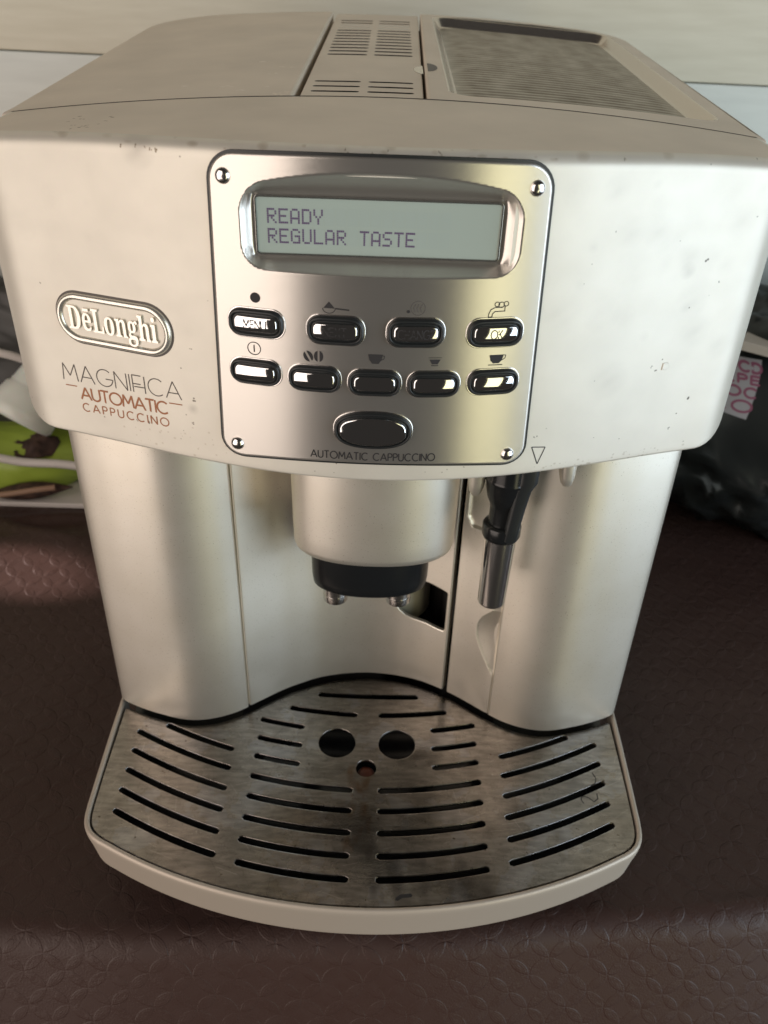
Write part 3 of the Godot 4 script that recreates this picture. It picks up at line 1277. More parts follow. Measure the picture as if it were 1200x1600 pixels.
func build_tray() -> void:
	# plan of the tray: rear edge along the columns, straight sides, curved front
	var plan := PackedVector2Array()
	var x := -118.0
	var corner_l := []
	plan.append(Vector2(-136.6, -14))
	plan.append(Vector2(-135.6, 12))
	plan.append(Vector2(-134.2, 40))
	plan.append(Vector2(-133.2, 58))
	for k in 11:
		plan.append(bez(Vector2(-133.0, 60), Vector2(-132.4, 70), Vector2(-129.0, 75.5), Vector2(-119, tray_z(119)), k / 10.0))
	x = -114.0
	while x < 115.0:
		plan.append(Vector2(x, tray_z(x)))
		x += 4.0
	for k in 11:
		plan.append(bez(Vector2(119, tray_z(119)), Vector2(129.0, 75.5), Vector2(132.4, 70), Vector2(133.0, 60), k / 10.0))
	plan.append(Vector2(133.2, 58))
	plan.append(Vector2(134.2, 40))
	plan.append(Vector2(135.6, 12))
	plan.append(Vector2(136.6, -14))
	var n := plan.size()
	var normals := PackedVector2Array()
	for k in n:
		var d := (plan[mini(k + 1, n - 1)] - plan[maxi(k - 1, 0)]).normalized()
		var m := Vector2(-d.y, d.x)
		if m.dot(plan[k] - Vector2(0, 20)) < 0:
			m = -m
		normals.append(m)
	var tray := Node3D.new()
	tray.name = "drip_tray"
	machine.add_child(tray, true)
	var st := begin()
	var rows := []
	for p in [[5.2, 29.6], [4.3, 29.1], [3.7, 29.3], [3.2, 29.9], [2.9, 31.0], [2.6, 33.0], [2.1, 36.5], [1.2, 42.5], [0.2, 48.0], [0.0, 50.2], [0.0, 51.2], [0.25, 52.0], [0.7, 52.5], [1.3, 52.7], [1.9, 52.6], [2.3, 52.2], [2.4, 51.4], [2.5, 47.0], [2.6, 36.0]]:
		var row := PackedVector3Array()
		for k in n:
			row.append(Vector3(plan[k].x - normals[k].x * p[0], p[1], plan[k].y - normals[k].y * p[0]))
		rows.append(row)
	tray_wall(st, rows)
	obj("tray_rim", st, "tray_paint", tray)
	# dark bowl below the grid, and the set-back foot of the tray
	var bowl := PackedVector2Array()
	for k in n:
		bowl.append(plan[k] - normals[k] * 4.2)
	bowl.append(Vector2(136, -40))
	bowl.append(Vector2(-136, -40))
	st = begin()
	patch(st, bowl, [], Vector2(30, 30), func(u, v): return Vector3(u, 35.0, v), Vector3.UP)
	var foot := PackedVector2Array()
	for k in n:
		foot.append(plan[k] - normals[k] * 26.0)
	foot.append(Vector2(120, -40))
	foot.append(Vector2(-120, -40))
	rim(st, foot, func(u, v, o): return Vector3(u, 34.0 + o, v), 0.5, 33.0)
	obj("tray_bowl", st, "black_plastic", tray)
	# the steel grid
	var edge := PackedVector2Array()
	for k in range(1, n - 1):
		edge.append(plan[k] - normals[k] * 3.3)
	edge[0] = Vector2(-132.4, -4.5)
	edge[-1] = Vector2(132.4, -4.5)
	x = 130.0
	while x > -130.5:
		edge.append(Vector2(x, cz(x) + 1.0))
		x -= 3.25
	var holes := []
	var w := 3.25
	var kk := 2.2e-3
	for s in [-1.0, 1.0]:
		for r in [[58.1, 5.9, 92.75], [58.3, 6.0, 81.0], [58.3, 6.0, 68.95], [58.3, 6.0, 56.8], [58.4, 6.0, 44.8], [58.2, 33.6, 32.2], [58.2, 33.6, 20.0], [58.3, 33.6, 7.5], [43.4, 5.6, -4.7]]:
			holes.append(arc_slot(minf(s * r[0], s * r[1]), maxf(s * r[0], s * r[1]), r[2], kk, w))
		for r in [[120.5, 67.0, 92.9], [121.0, 67.5, 80.9], [121.3, 67.8, 68.9], [121.6, 68.1, 56.6], [122.0, 68.4, 44.4], [107.6, 68.7, 32.3]]:
			holes.append(arc_slot(minf(s * r[0], s * r[1]), maxf(s * r[0], s * r[1]), r[2], 2.28e-3, w))
		holes.append(ellipse(s * 15.7, 15.0, 9.7, 9.7, 40))
	holes.append(arc_slot(-28.5, 28.0, -18.6, 0.9e-3, w))
	holes.append(ellipse(0.0, 31.0, 5.3, 5.3, 28))
	st = begin()
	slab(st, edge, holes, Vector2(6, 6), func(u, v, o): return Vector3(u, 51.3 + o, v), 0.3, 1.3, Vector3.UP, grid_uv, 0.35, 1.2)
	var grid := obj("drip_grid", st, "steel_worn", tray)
	st = begin()
	lathe(st, Vector3(0, 35.2, 31), Vector3.UP, [[4.6, 0.0], [4.6, 11.0], [4.2, 12.2], [2.6, 12.9], [0.1, 13.0]], 28)
	obj("float_indicator", st, "red_float", tray)
	# curled hairs lying on the grid and a crumb near the front
	var flat := func(u, v, o): return Vector3(u, 51.36 + o, v)
	for l in [[[Vector2(115.8, 29.7), Vector2(117, 33), Vector2(116, 36.5), Vector2(112.5, 37.8)], "thin dark hair curled on the right of the drip grid, the one nearer the machine"], [[Vector2(115.6, 42.3), Vector2(115.4, 45.6), Vector2(113.2, 47.4), Vector2(111.0, 45.2), Vector2(108.8, 44.2), Vector2(107.3, 45.0), Vector2(107.0, 46.6), Vector2(107.9, 48.6)], "thin dark wavy hair on the right of the drip grid, the one nearer the front"]]:
		st = begin()
		stroke(st, l[0], 0.5, flat, 0.0)
		tag(obj("hair", st, "print_dark"), l[1], "hair")
	st = begin()
	stroke(st, [Vector2(15.6, 101.4), Vector2(17.5, 100.0), Vector2(21.8, 99.4)], 1.7, flat, 0.0)
	tag(obj("crumb", st, "print_dark"), "small dark elongated crumb near the front edge of the drip grid", "crumb")


func tray_wall(st: SurfaceTool, rows: Array) -> void:
	var nr := rows.size()
	var nc: int = rows[0].size()
	for i in nr - 1:
		for j in nc - 1:
			var q := [rows[i][j], rows[i][j + 1], rows[i + 1][j + 1], rows[i + 1][j]]
			var n := []
			for t in 4:
				var ii: int = i + (0 if t < 2 else 1)
				var jj: int = j if t == 0 or t == 3 else j + 1
				var du: Vector3 = (rows[ii][mini(jj + 1, nc - 1)] as Vector3) - (rows[ii][maxi(jj - 1, 0)] as Vector3)
				var dv: Vector3 = (rows[mini(ii + 1, nr - 1)][jj] as Vector3) - (rows[maxi(ii - 1, 0)][jj] as Vector3)
				n.append(du.cross(dv).normalized())
			tri(st, q[0], q[1], q[2], n[0], n[1], n[2])
			tri(st, q[0], q[2], q[3], n[0], n[2], n[3])


# ------------------------------------------------------------------ control plate
func bezel_depth(x: float, y: float) -> float:
	# 0 on the plate, 1 on the floor of the window
	var top := 332.2 + 6.0 * (1.0 - pow(minf(absf(x) / 44.0, 1.0), 2.0))
	var bottom := 305.9 - 0.2
	var hy := (top - bottom) / 2.0
	var cy := (top + bottom) / 2.0
	var r := 8.5
	var qx := absf(x - 0.3) - (45.6 - r)
	var qy := absf(y - cy) - (hy - r)
	var d := Vector2(maxf(qx, 0), maxf(qy, 0)).length() + minf(maxf(qx, qy), 0) - r
	# distance to the window floor
	var fx := absf(x + 0.7) - 40.4
	var fy := maxf(y - 328.8, 309.9 - y)
	var f := Vector2(maxf(fx, 0), maxf(fy, 0)).length()
	if fx <= 0 and fy <= 0:
		f = 0.0
	if d >= 0:
		return 0.0
	var t := -d / (-d + f + 1e-6)
	# rounded lip, steep side, soft foot
	return smoothstep(0.0, 0.92, t) * 0.85 + 0.15 * smoothstep(0.0, 0.3, t)


func plate3(x: float, y: float, off: float) -> Vector3:
	var p := front3(x, y, off + 1.2)
	var t := bezel_depth(x, y)
	if t > 0:
		p.z = lerpf(p.z, 34.7 + off, t)
	return p


func face3(x: float, y: float, off: float) -> Vector3:
	return front3(x, y, off + 1.25)


func plate_outline(grow: float) -> PackedVector2Array:
	var out := PackedVector2Array()
	for p in round_rect(-1, -1, 1, 1, 0.15, 8):
		var t := (p.y + 1) / 2
		var hw := lerpf(57.2, 54.2, t)
		var x := p.x * hw
		var bend := x * x / (56.0 * 56.0)
		var y := lerpf(236.2 - 2.4 * bend, 342.2 - 1.4 * bend, t)
		out.append(Vector2(x - 0.4, y))
	# finer along the long edges so that it follows the bulge
	var fine := PackedVector2Array()
	for k in out.size():
		var a := out[k]
		var b := out[(k + 1) % out.size()]
		var n := maxi(1, int(a.distance_to(b) / 5.0))
		for i in n:
			var q := a.lerp(b, float(i) / n)
			if absf(a.y - b.y) < 2.0 and n > 4:
				var bend := q.x * q.x / (56.0 * 56.0)
				q.y = (236.2 - 2.4 * bend) if q.y < 290 else (342.2 - 1.4 * bend)
			fine.append(q)
	return inset(fine, -grow)


func build_plate() -> void:
	var st := begin()
	# dark seal round the plate
	slab(st, plate_outline(0.9), [plate_outline(-1.0)], Vector2(4, 4), func(u, v, o): return front3(u, v, o + 0.35), 0.2, 0.3, Vector3.BACK)
	obj("plate_seal", st, "black_rubber", machine)
	st = begin()
	slab(st, plate_outline(0), [], Vector2(0.5, 0.5), plate3, 0.9, 1.25, Vector3.BACK, func(p): return Vector2(p.x, p.y) * 0.01)
	var plate := obj("control_plate", st, "steel_plate", machine)
	for p in [[-49.8, 334.4], [48.8, 333.9], [-51.5, 239.4], [49.9, 238.7]]:
		st = begin()
		var c := face3(p[0], p[1], -0.3)
		var nrm := (face3(p[0], p[1], 1) - face3(p[0], p[1], 0)).normalized()
		lathe(st, c, nrm, [[2.6, 0.0], [2.5, 0.6], [2.1, 1.3], [1.3, 1.75], [0.1, 1.9]], 28)
		var s := obj("screw", st, "chrome_soft", plate)
	# display
	st = begin()
	var win := round_rect(-40.9, 310.0, 39.5, 328.8, 1.2, 4)
	var flat := func(u, v, o): return Vector3(u, v, 35.3 + o)
	slab(st, win, [round_rect(-40.3, 310.6, 38.9, 328.2, 0.9, 4)], Vector2(4, 4), func(u, v, o): return Vector3(u, v, 35.65 + o), 0.15, 0.6, Vector3.BACK)
	var frame := obj("display_frame", st, "lcd_bezel", machine)
	st = begin()
	patch(st, round_rect(-40.3, 310.6, 38.9, 328.2, 0.9, 4), [], Vector2(8, 8), func(u, v): return flat.call(u, v, 0.0), Vector3.BACK)
	var lcd := obj("display", st, "lcd", machine)
	var cells := begin()
	for row in 2:
		for i in 16:
			var x0: float = -36.9 + 3.765 * i
			var y1: float = 324.8 - 6.3 * row
			quad(cells, x0 - 0.25, y1 - 5.0, x0 + 3.1, y1 + 0.25, flat, 0.02)
	obj("display_cells", cells, "lcd_cell", lcd)
	var font := {"R": [30, 17, 17, 30, 20, 18, 17], "E": [31, 16, 16, 30, 16, 16, 31], "A": [14, 17, 17, 17, 31, 17, 17], "D": [30, 17, 17, 17, 17, 17, 30], "Y": [17, 17, 17, 10, 4, 4, 4], "G": [14, 17, 16, 23, 17, 17, 15], "U": [17, 17, 17, 17, 17, 17, 14], "L": [16, 16, 16, 16, 16, 16, 31], "T": [31, 4, 4, 4, 4, 4, 4], "S": [15, 16, 16, 14, 1, 1, 30]}
	var ink := begin()
	var texts := ["READY", "REGULAR TASTE"]
	for row in 2:
		for i in texts[row].length():
			var ch: String = texts[row][i]
			if not font.has(ch):
				continue
			for r in 7:
				for c in 5:
					if font[ch][r] & (16 >> c):
						var x0: float = -36.9 + 3.765 * i + 0.62 * c
						var y1: float = 324.8 - 6.3 * row - 0.68 * r
						quad(ink, x0, y1 - 0.62, x0 + 0.56, y1, flat, 0.06)
	obj("display_text", ink, "lcd_ink", lcd)
	# buttons
	var words := ["MENU", "NEXT", "CHANGE", "OK", "", "", "", "", ""]
	var spots := [[-41.4, 287.6], [-14.2, 287.4], [12.8, 287.5], [40.0, 287.1], [-42.6, 269.6], [-21.6, 269.3], [-0.6, 268.9], [20.0, 268.7], [41.1, 268.9]]
	for i in 9:
		var b: Array = spots[i]
		var small := i > 3
		button(b[0], b[1], 9.2 if small else 9.7, 4.75 if small else 5.0, 4.3, 7.2 if small else 7.5, 2.75, 2.0, words[i], 12.0)
	button(-0.75, 250.3, 14.0, 7.3, 7.2, 11.9, 5.5, 5.4, "", 2.6)
	icons(plate)
	st = begin()
	write(st, "AUTOMATIC CAPPUCCINO", -23.5, 22.3, 237.75, 3.0, 0.42, face3, 0.06, 0.0, 0.2)
	obj("plate_lettering", st, "print_dark", plate)


func quad(st: SurfaceTool, x0: float, y0: float, x1: float, y1: float, fn3: Callable, off: float) -> void:
	var a: Vector3 = fn3.call(x0, y0, off)
	var b: Vector3 = fn3.call(x1, y0, off)
	var c: Vector3 = fn3.call(x1, y1, off)
	var d: Vector3 = fn3.call(x0, y1, off)
	flat_tri(st, a, b, c, Vector3.BACK)
	flat_tri(st, a, c, d, Vector3.BACK)


func button(cx: float, cy: float, rw: float, rh: float, rr: float, cw: float, ch: float, cr: float, word: String, power: float) -> void:
	var oval := power < 5.0
	var outer := ellipse(cx, cy, rw, rh, 48, 2.5) if oval else round_rect(cx - rw, cy - rh, cx + rw, cy + rh, rr, 8)
	var inner := ellipse(cx, cy, cw, ch, 48, 2.6) if oval else round_rect(cx - cw, cy - ch, cx + cw, cy + ch, cr, 6)
	var st := begin()
	# pale pressed edge of the plate round the opening
	slab(st, inset(outer, -0.45), [inset(outer, 0.6)], Vector2(3, 3), func(u, v, o): return face3(u, v, o + 0.3), 0.25, 0.6, Vector3.BACK)
	var cap := begin()
	var dome := func(u: float, v: float, o: float):
		var du := (u - cx) / cw
		var dv := (v - cy) / ch
		var h := 1.5 if oval else 0.75
		return face3(u, v, o + 1.6 + h * (1.0 - clampf(0.55 * du * du + 0.45 * dv * dv, 0, 1.2)))
	slab(cap, inner, [], Vector2(1.0, 0.7), dome, 0.55, 2.4, Vector3.BACK)
	var c := obj("button", cap, "chrome", machine)
	obj("button_edge", st, "chrome_soft", c)
	st = begin()
	# soft black surround, thick and rounded
	var rows := []
	var steps := [[0.0, 0.1], [0.15, 0.9], [0.6, 1.5], [1.2, 1.75], [1.7, 1.5], [2.0, 0.9], [2.1, 0.75], [2.5, 1.2], [3.0, 1.0]]
	var loops := PackedVector2Array()
	var m := outer.size()
	for s in steps:
		var row := PackedVector3Array()
		for k in 64:
			var a := TAU * k / 64
			var po := along(outer, Vector2(cx, cy), a)
			var pi := along(inner, Vector2(cx, cy), a)
			var q := po.lerp(pi, s[0] / 3.0)
			row.append(face3(q.x, q.y, s[1]))
		rows.append(row)
	up_sheet(st, rows)
	obj("button_surround", st, "black_rubber", c)
	if word != "":
		st = begin()
		var hw := {"MENU": 3.9, "NEXT": 3.9, "CHANGE": 6.1, "OK": 2.0}
		var w: float = hw[word]
		write(st, word, cx - w, cx + w, cy - 1.55, 3.1, 0.36, dome, 0.05, 0.0, 0.16)
		obj("button_lettering", st, "print_dark", c)


# where the ray from c at angle a leaves a convex loop
func along(loop: PackedVector2Array, c: Vector2, a: float) -> Vector2:
	var d := Vector2(cos(a) * 2.0, sin(a)).normalized()
	var n := loop.size()
	for k in n:
		var hit = Geometry2D.segment_intersects_segment(c, c + d * 60.0, loop[k], loop[(k + 1) % n])
		if hit != null:
			return hit
	return c


func up_sheet(st: SurfaceTool, rows: Array) -> void:
	var nr := rows.size()
	var nc: int = rows[0].size()
	for i in nr - 1:
		for j in nc:
			var k := (j + 1) % nc
			var q := [rows[i][j], rows[i][k], rows[i + 1][k], rows[i + 1][j]]
			var n := []
			for t in 4:
				var ii: int = i + (0 if t < 2 else 1)
				var jj: int = j if t == 0 or t == 3 else k
				var du: Vector3 = (rows[ii][(jj + 1) % nc] as Vector3) - (rows[ii][(jj - 1 + nc) % nc] as Vector3)
				var dv: Vector3 = (rows[mini(ii + 1, nr - 1)][jj] as Vector3) - (rows[maxi(ii - 1, 0)][jj] as Vector3)
				var m := du.cross(dv).normalized()
				n.append(m if m.z >= 0 else -m)
			tri(st, q[0], q[1], q[2], n[0], n[1], n[2])
			tri(st, q[0], q[2], q[3], n[0], n[2], n[3])


func arc(cx: float, cy: float, rx: float, ry: float, a0: float, a1: float, n := 12) -> Array:
	var out := []
	for k in n + 1:
		var a := deg_to_rad(lerpf(a0, a1, float(k) / n))
		out.append(Vector2(cx + cos(a) * rx, cy + sin(a) * ry))
	return out


var lift_step := 0.0


func stroke(st: SurfaceTool, line: Array, w: float, fn3: Callable, off: float) -> void:
	var pts := PackedVector2Array()
	for p in line:
		pts.append(p)
	lift_step = fmod(lift_step + 0.006, 0.048)
	var up := off + lift_step
	for poly in Geometry2D.offset_polyline(pts, w / 2, Geometry2D.JOIN_ROUND, Geometry2D.END_ROUND):
		var thin := PackedVector2Array()
		for p in poly:
			if thin.is_empty() or thin[-1].distance_to(p) > w * 0.12:
				thin.append(p)
		fill(st, thin, func(u, v): return fn3.call(u, v, up), Vector3(0, 0.3, 1))


func solid(st: SurfaceTool, line: Array, fn3: Callable, off: float) -> void:
	var pts := PackedVector2Array()
	for p in line:
		pts.append(p)
	if Geometry2D.is_polygon_clockwise(pts):
		pts.reverse()
	lift_step = fmod(lift_step + 0.006, 0.048)
	var up := off + lift_step
	fill(st, pts, func(u, v): return fn3.call(u, v, up), Vector3(0, 0.3, 1))


# strokes of the capital letters in a box one unit high: [width, strokes]
func glyph(ch: String) -> Array:
	match ch:
		"A": return [0.86, [[Vector2(0, 0), Vector2(0.43, 1), Vector2(0.86, 0)], [Vector2(0.15, 0.33), Vector2(0.71, 0.33)]]]
		"C": return [0.86, [arc(0.5, 0.5, 0.48, 0.5, 48, 312, 20)]]
		"D": return [0.75, [[Vector2(0, 0), Vector2(0, 1)], [Vector2(0, 1), Vector2(0.3, 1)] + arc(0.3, 0.5, 0.45, 0.5, 90, -90, 14) + [Vector2(0, 0)]]]
		"E": return [0.52, [[Vector2(0.52, 1), Vector2(0, 1), Vector2(0, 0), Vector2(0.52, 0)], [Vector2(0, 0.52), Vector2(0.46, 0.52)]]]
		"F": return [0.52, [[Vector2(0.52, 1), Vector2(0, 1), Vector2(0, 0)], [Vector2(0, 0.5), Vector2(0.46, 0.5)]]]
		"G": return [0.95, [arc(0.5, 0.5, 0.48, 0.5, 48, 355, 22), [Vector2(0.98, 0.45), Vector2(0.55, 0.45)]]]
		"H": return [0.66, [[Vector2(0, 0), Vector2(0, 1)], [Vector2(0.66, 0), Vector2(0.66, 1)], [Vector2(0, 0.5), Vector2(0.66, 0.5)]]]
		"I": return [0.04, [[Vector2(0.02, 0), Vector2(0.02, 1)]]]
		"K": return [0.6, [[Vector2(0, 0), Vector2(0, 1)], [Vector2(0.58, 1), Vector2(0.03, 0.45)], [Vector2(0.2, 0.6), Vector2(0.6, 0)]]]
		"M": return [0.9, [[Vector2(0, 0), Vector2(0.1, 1), Vector2(0.45, 0.3), Vector2(0.8, 1), Vector2(0.9, 0)]]]
		"N": return [0.7, [[Vector2(0, 0), Vector2(0, 1), Vector2(0.7, 0), Vector2(0.7, 1)]]]
		"O": return [1.0, [arc(0.5, 0.5, 0.5, 0.5, 0, 180, 16), arc(0.5, 0.5, 0.5, 0.5, 180, 360, 16)]]
		"P": return [0.55, [[Vector2(0, 0), Vector2(0, 1)], [Vector2(0, 1), Vector2(0.3, 1)] + arc(0.3, 0.74, 0.25, 0.26, 90, -90, 12) + [Vector2(0, 0.48)]]]
		"T": return [0.66, [[Vector2(0, 1), Vector2(0.66, 1)], [Vector2(0.33, 1), Vector2(0.33, 0)]]]
		"U": return [0.68, [[Vector2(0, 1), Vector2(0, 0.34)] + arc(0.34, 0.34, 0.34, 0.34, 180, 360, 14) + [Vector2(0.68, 1)]]]
		"X": return [0.62, [[Vector2(0, 0), Vector2(0.62, 1)], [Vector2(0, 1), Vector2(0.62, 0)]]]
	return [0.38, []]


# a line of text fitted between x0 and x1; rise tilts its foot line
func write(st: SurfaceTool, text: String, x0: float, x1: float, y: float, h: float, w: float, fn3: Callable, off: float, rise := 0.0, gap := 0.2) -> void:
	var total := -gap
	for ch in text:
		total += glyph(ch)[0] + gap
	var s := (x1 - x0) / total
	var at := x0
	for ch in text:
		var g := glyph(ch)
		for l in g[1]:
			var line := []
			for p in l:
				var xx: float = at + p.x * s
				line.append(Vector2(xx, y + p.y * h + rise * (xx - x0) / (x1 - x0)))
			stroke(st, line, w, fn3, off)
		at += (g[0] + gap) * s


func icons(plate: Node) -> void:
	var f := face3
	# dot above MENU
	var st := begin()
	solid(st, Array(ellipse(-41.4, 296.4, 1.75, 1.75, 24)), f, 0.05)
	obj("sensor_dot", st, "print_dark", plate)
	# heaped scoop above NEXT
	st = begin()
	solid(st, [Vector2(-18.3, 294.9), Vector2(-17.2, 296.2), Vector2(-16.4, 297.2), Vector2(-15.5, 296.2), Vector2(-14.4, 294.9)], f, 0.05)
	stroke(st, arc(-16.4, 294.9, 2.1, 1.7, 180, 360, 12), 0.25, f, 0.05)
	stroke(st, [Vector2(-14.3, 294.9), Vector2(-9.6, 294.6)], 0.5, f, 0.05)
	obj("scoop_icon", st, "print_dark", plate)
	# bubbling circle above CHANGE
	st = begin()
	stroke(st, arc(13.2, 296.0, 2.4, 2.4, 20, 200, 14), 0.2, f, 0.05)
	stroke(st, arc(13.2, 296.0, 2.4, 2.4, 200, 380, 14), 0.2, f, 0.05)
	for k in 3:
		stroke(st, [Vector2(12.1 + k * 1.1, 294.6), Vector2(11.8 + k * 1.1, 296.0), Vector2(12.3 + k * 1.1, 297.4)], 0.25, f, 0.05)
	obj("rinse_icon", st, "print_faint", plate)
	st = begin()
	solid(st, Array(ellipse(10.0, 294.8, 0.55, 0.55, 14)), f, 0.05)
	obj("rinse_dot", st, "print_dark", plate)
	# tap above OK
	st = begin()
	stroke(st, [Vector2(37.1, 292.6), Vector2(37.2, 293.8), Vector2(37.8, 295.2), Vector2(39.2, 295.9), Vector2(41.9, 296.0)], 0.28, f, 0.05)
	stroke(st, [Vector2(38.3, 292.6), Vector2(38.5, 293.7), Vector2(39.2, 294.5), Vector2(42.6, 294.6), Vector2(42.6, 296.6)], 0.28, f, 0.05)
	stroke(st, [Vector2(37.1, 292.6), Vector2(38.3, 292.6)], 0.28, f, 0.05)
	for p in [[39.8, 297.0, 0.8], [41.3, 296.8, 0.95], [42.9, 297.1, 0.8]]:
		stroke(st, arc(p[0], p[1], p[2], p[2], 0, 180, 10), 0.26, f, 0.05)
		stroke(st, arc(p[0], p[1], p[2], p[2], 180, 360, 10), 0.26, f, 0.05)
	obj("tap_icon", st, "print_dark", plate)
	# power mark
	st = begin()
	stroke(st, arc(-42.8, 278.2, 2.3, 2.3, 0, 180, 16), 0.28, f, 0.05)
	stroke(st, arc(-42.8, 278.2, 2.3, 2.3, 180, 360, 16), 0.28, f, 0.05)
	stroke(st, [Vector2(-42.8, 276.9), Vector2(-42.8, 279.5)], 0.4, f, 0.05)
	obj("power_icon", st, "print_dark", plate)
	# two beans, each in two halves
	st = begin()
	for b in [[-23.7, 277.4, 28.0], [-20.1, 277.6, 0.0]]:
		for s in [0.0, 180.0]:
			var half := []
			for p in arc(0, 0, 1.45, 2.0, -82 + s, 82 + s, 14):
				var q: Vector2 = (p + Vector2(0.16 if s == 0.0 else -0.16, 0)).rotated(deg_to_rad(b[2]))
				half.append(q + Vector2(b[0], b[1]))
			solid(st, half, f, 0.05)
	obj("bean_icon", st, "print_dark", plate)
	# cups: outlined, faint and filled
	for c in [[-0.4, 277.4, 0], [20.0, 277.0, 1], [41.5, 277.0, 2]]:
		st = begin()
		var x: float = c[0]
		var y: float = c[1]
		if c[2] == 2:
			solid(st, [Vector2(x - 2.5, y + 1.9), Vector2(x - 2.0, y - 0.2), Vector2(x - 1.0, y - 1.2), Vector2(x + 1.0, y - 1.2), Vector2(x + 2.0, y - 0.2), Vector2(x + 2.5, y + 1.9)], f, 0.05)
			stroke(st, [Vector2(x + 2.3, y + 1.8), Vector2(x + 3.3, y + 1.7), Vector2(x + 3.1, y + 0.6), Vector2(x + 2.0, y - 0.1)], 0.25, f, 0.05)
			stroke(st, [Vector2(x - 2.7, y - 1.8), Vector2(x + 2.4, y - 1.8)], 0.3, f, 0.05)
		elif c[2] == 0:
			stroke(st, [Vector2(x - 2.5, y + 1.9), Vector2(x - 2.1, y), Vector2(x - 1.2, y - 1.0), Vector2(x + 1.0, y - 1.0), Vector2(x + 1.9, y), Vector2(x + 2.3, y + 1.9), Vector2(x - 2.5, y + 1.9)], 0.22, f, 0.05)
			solid(st, [Vector2(x - 1.8, y - 0.5), Vector2(x - 1.2, y - 1.4), Vector2(x + 1.0, y - 1.4), Vector2(x + 1.6, y - 0.5)], f, 0.05)
			stroke(st, [Vector2(x + 2.2, y + 1.6), Vector2(x + 3.0, y + 1.5), Vector2(x + 2.8, y + 0.4), Vector2(x + 1.9, y)], 0.22, f, 0.05)
		else:
			solid(st, [Vector2(x - 1.9, y + 0.8), Vector2(x - 1.0, y - 0.9), Vector2(x + 1.0, y - 0.9), Vector2(x + 1.9, y + 0.8)], f, 0.05)
			stroke(st, [Vector2(x - 2.2, y + 1.5), Vector2(x + 2.3, y + 1.5)], 0.16, f, 0.05)
			stroke(st, [Vector2(x - 1.2, y - 1.4), Vector2(x + 1.2, y - 1.4)], 0.25, f, 0.05)
		obj("cup_icon", st, "print_dark" if c[2] != 1 else "print_dark", plate)


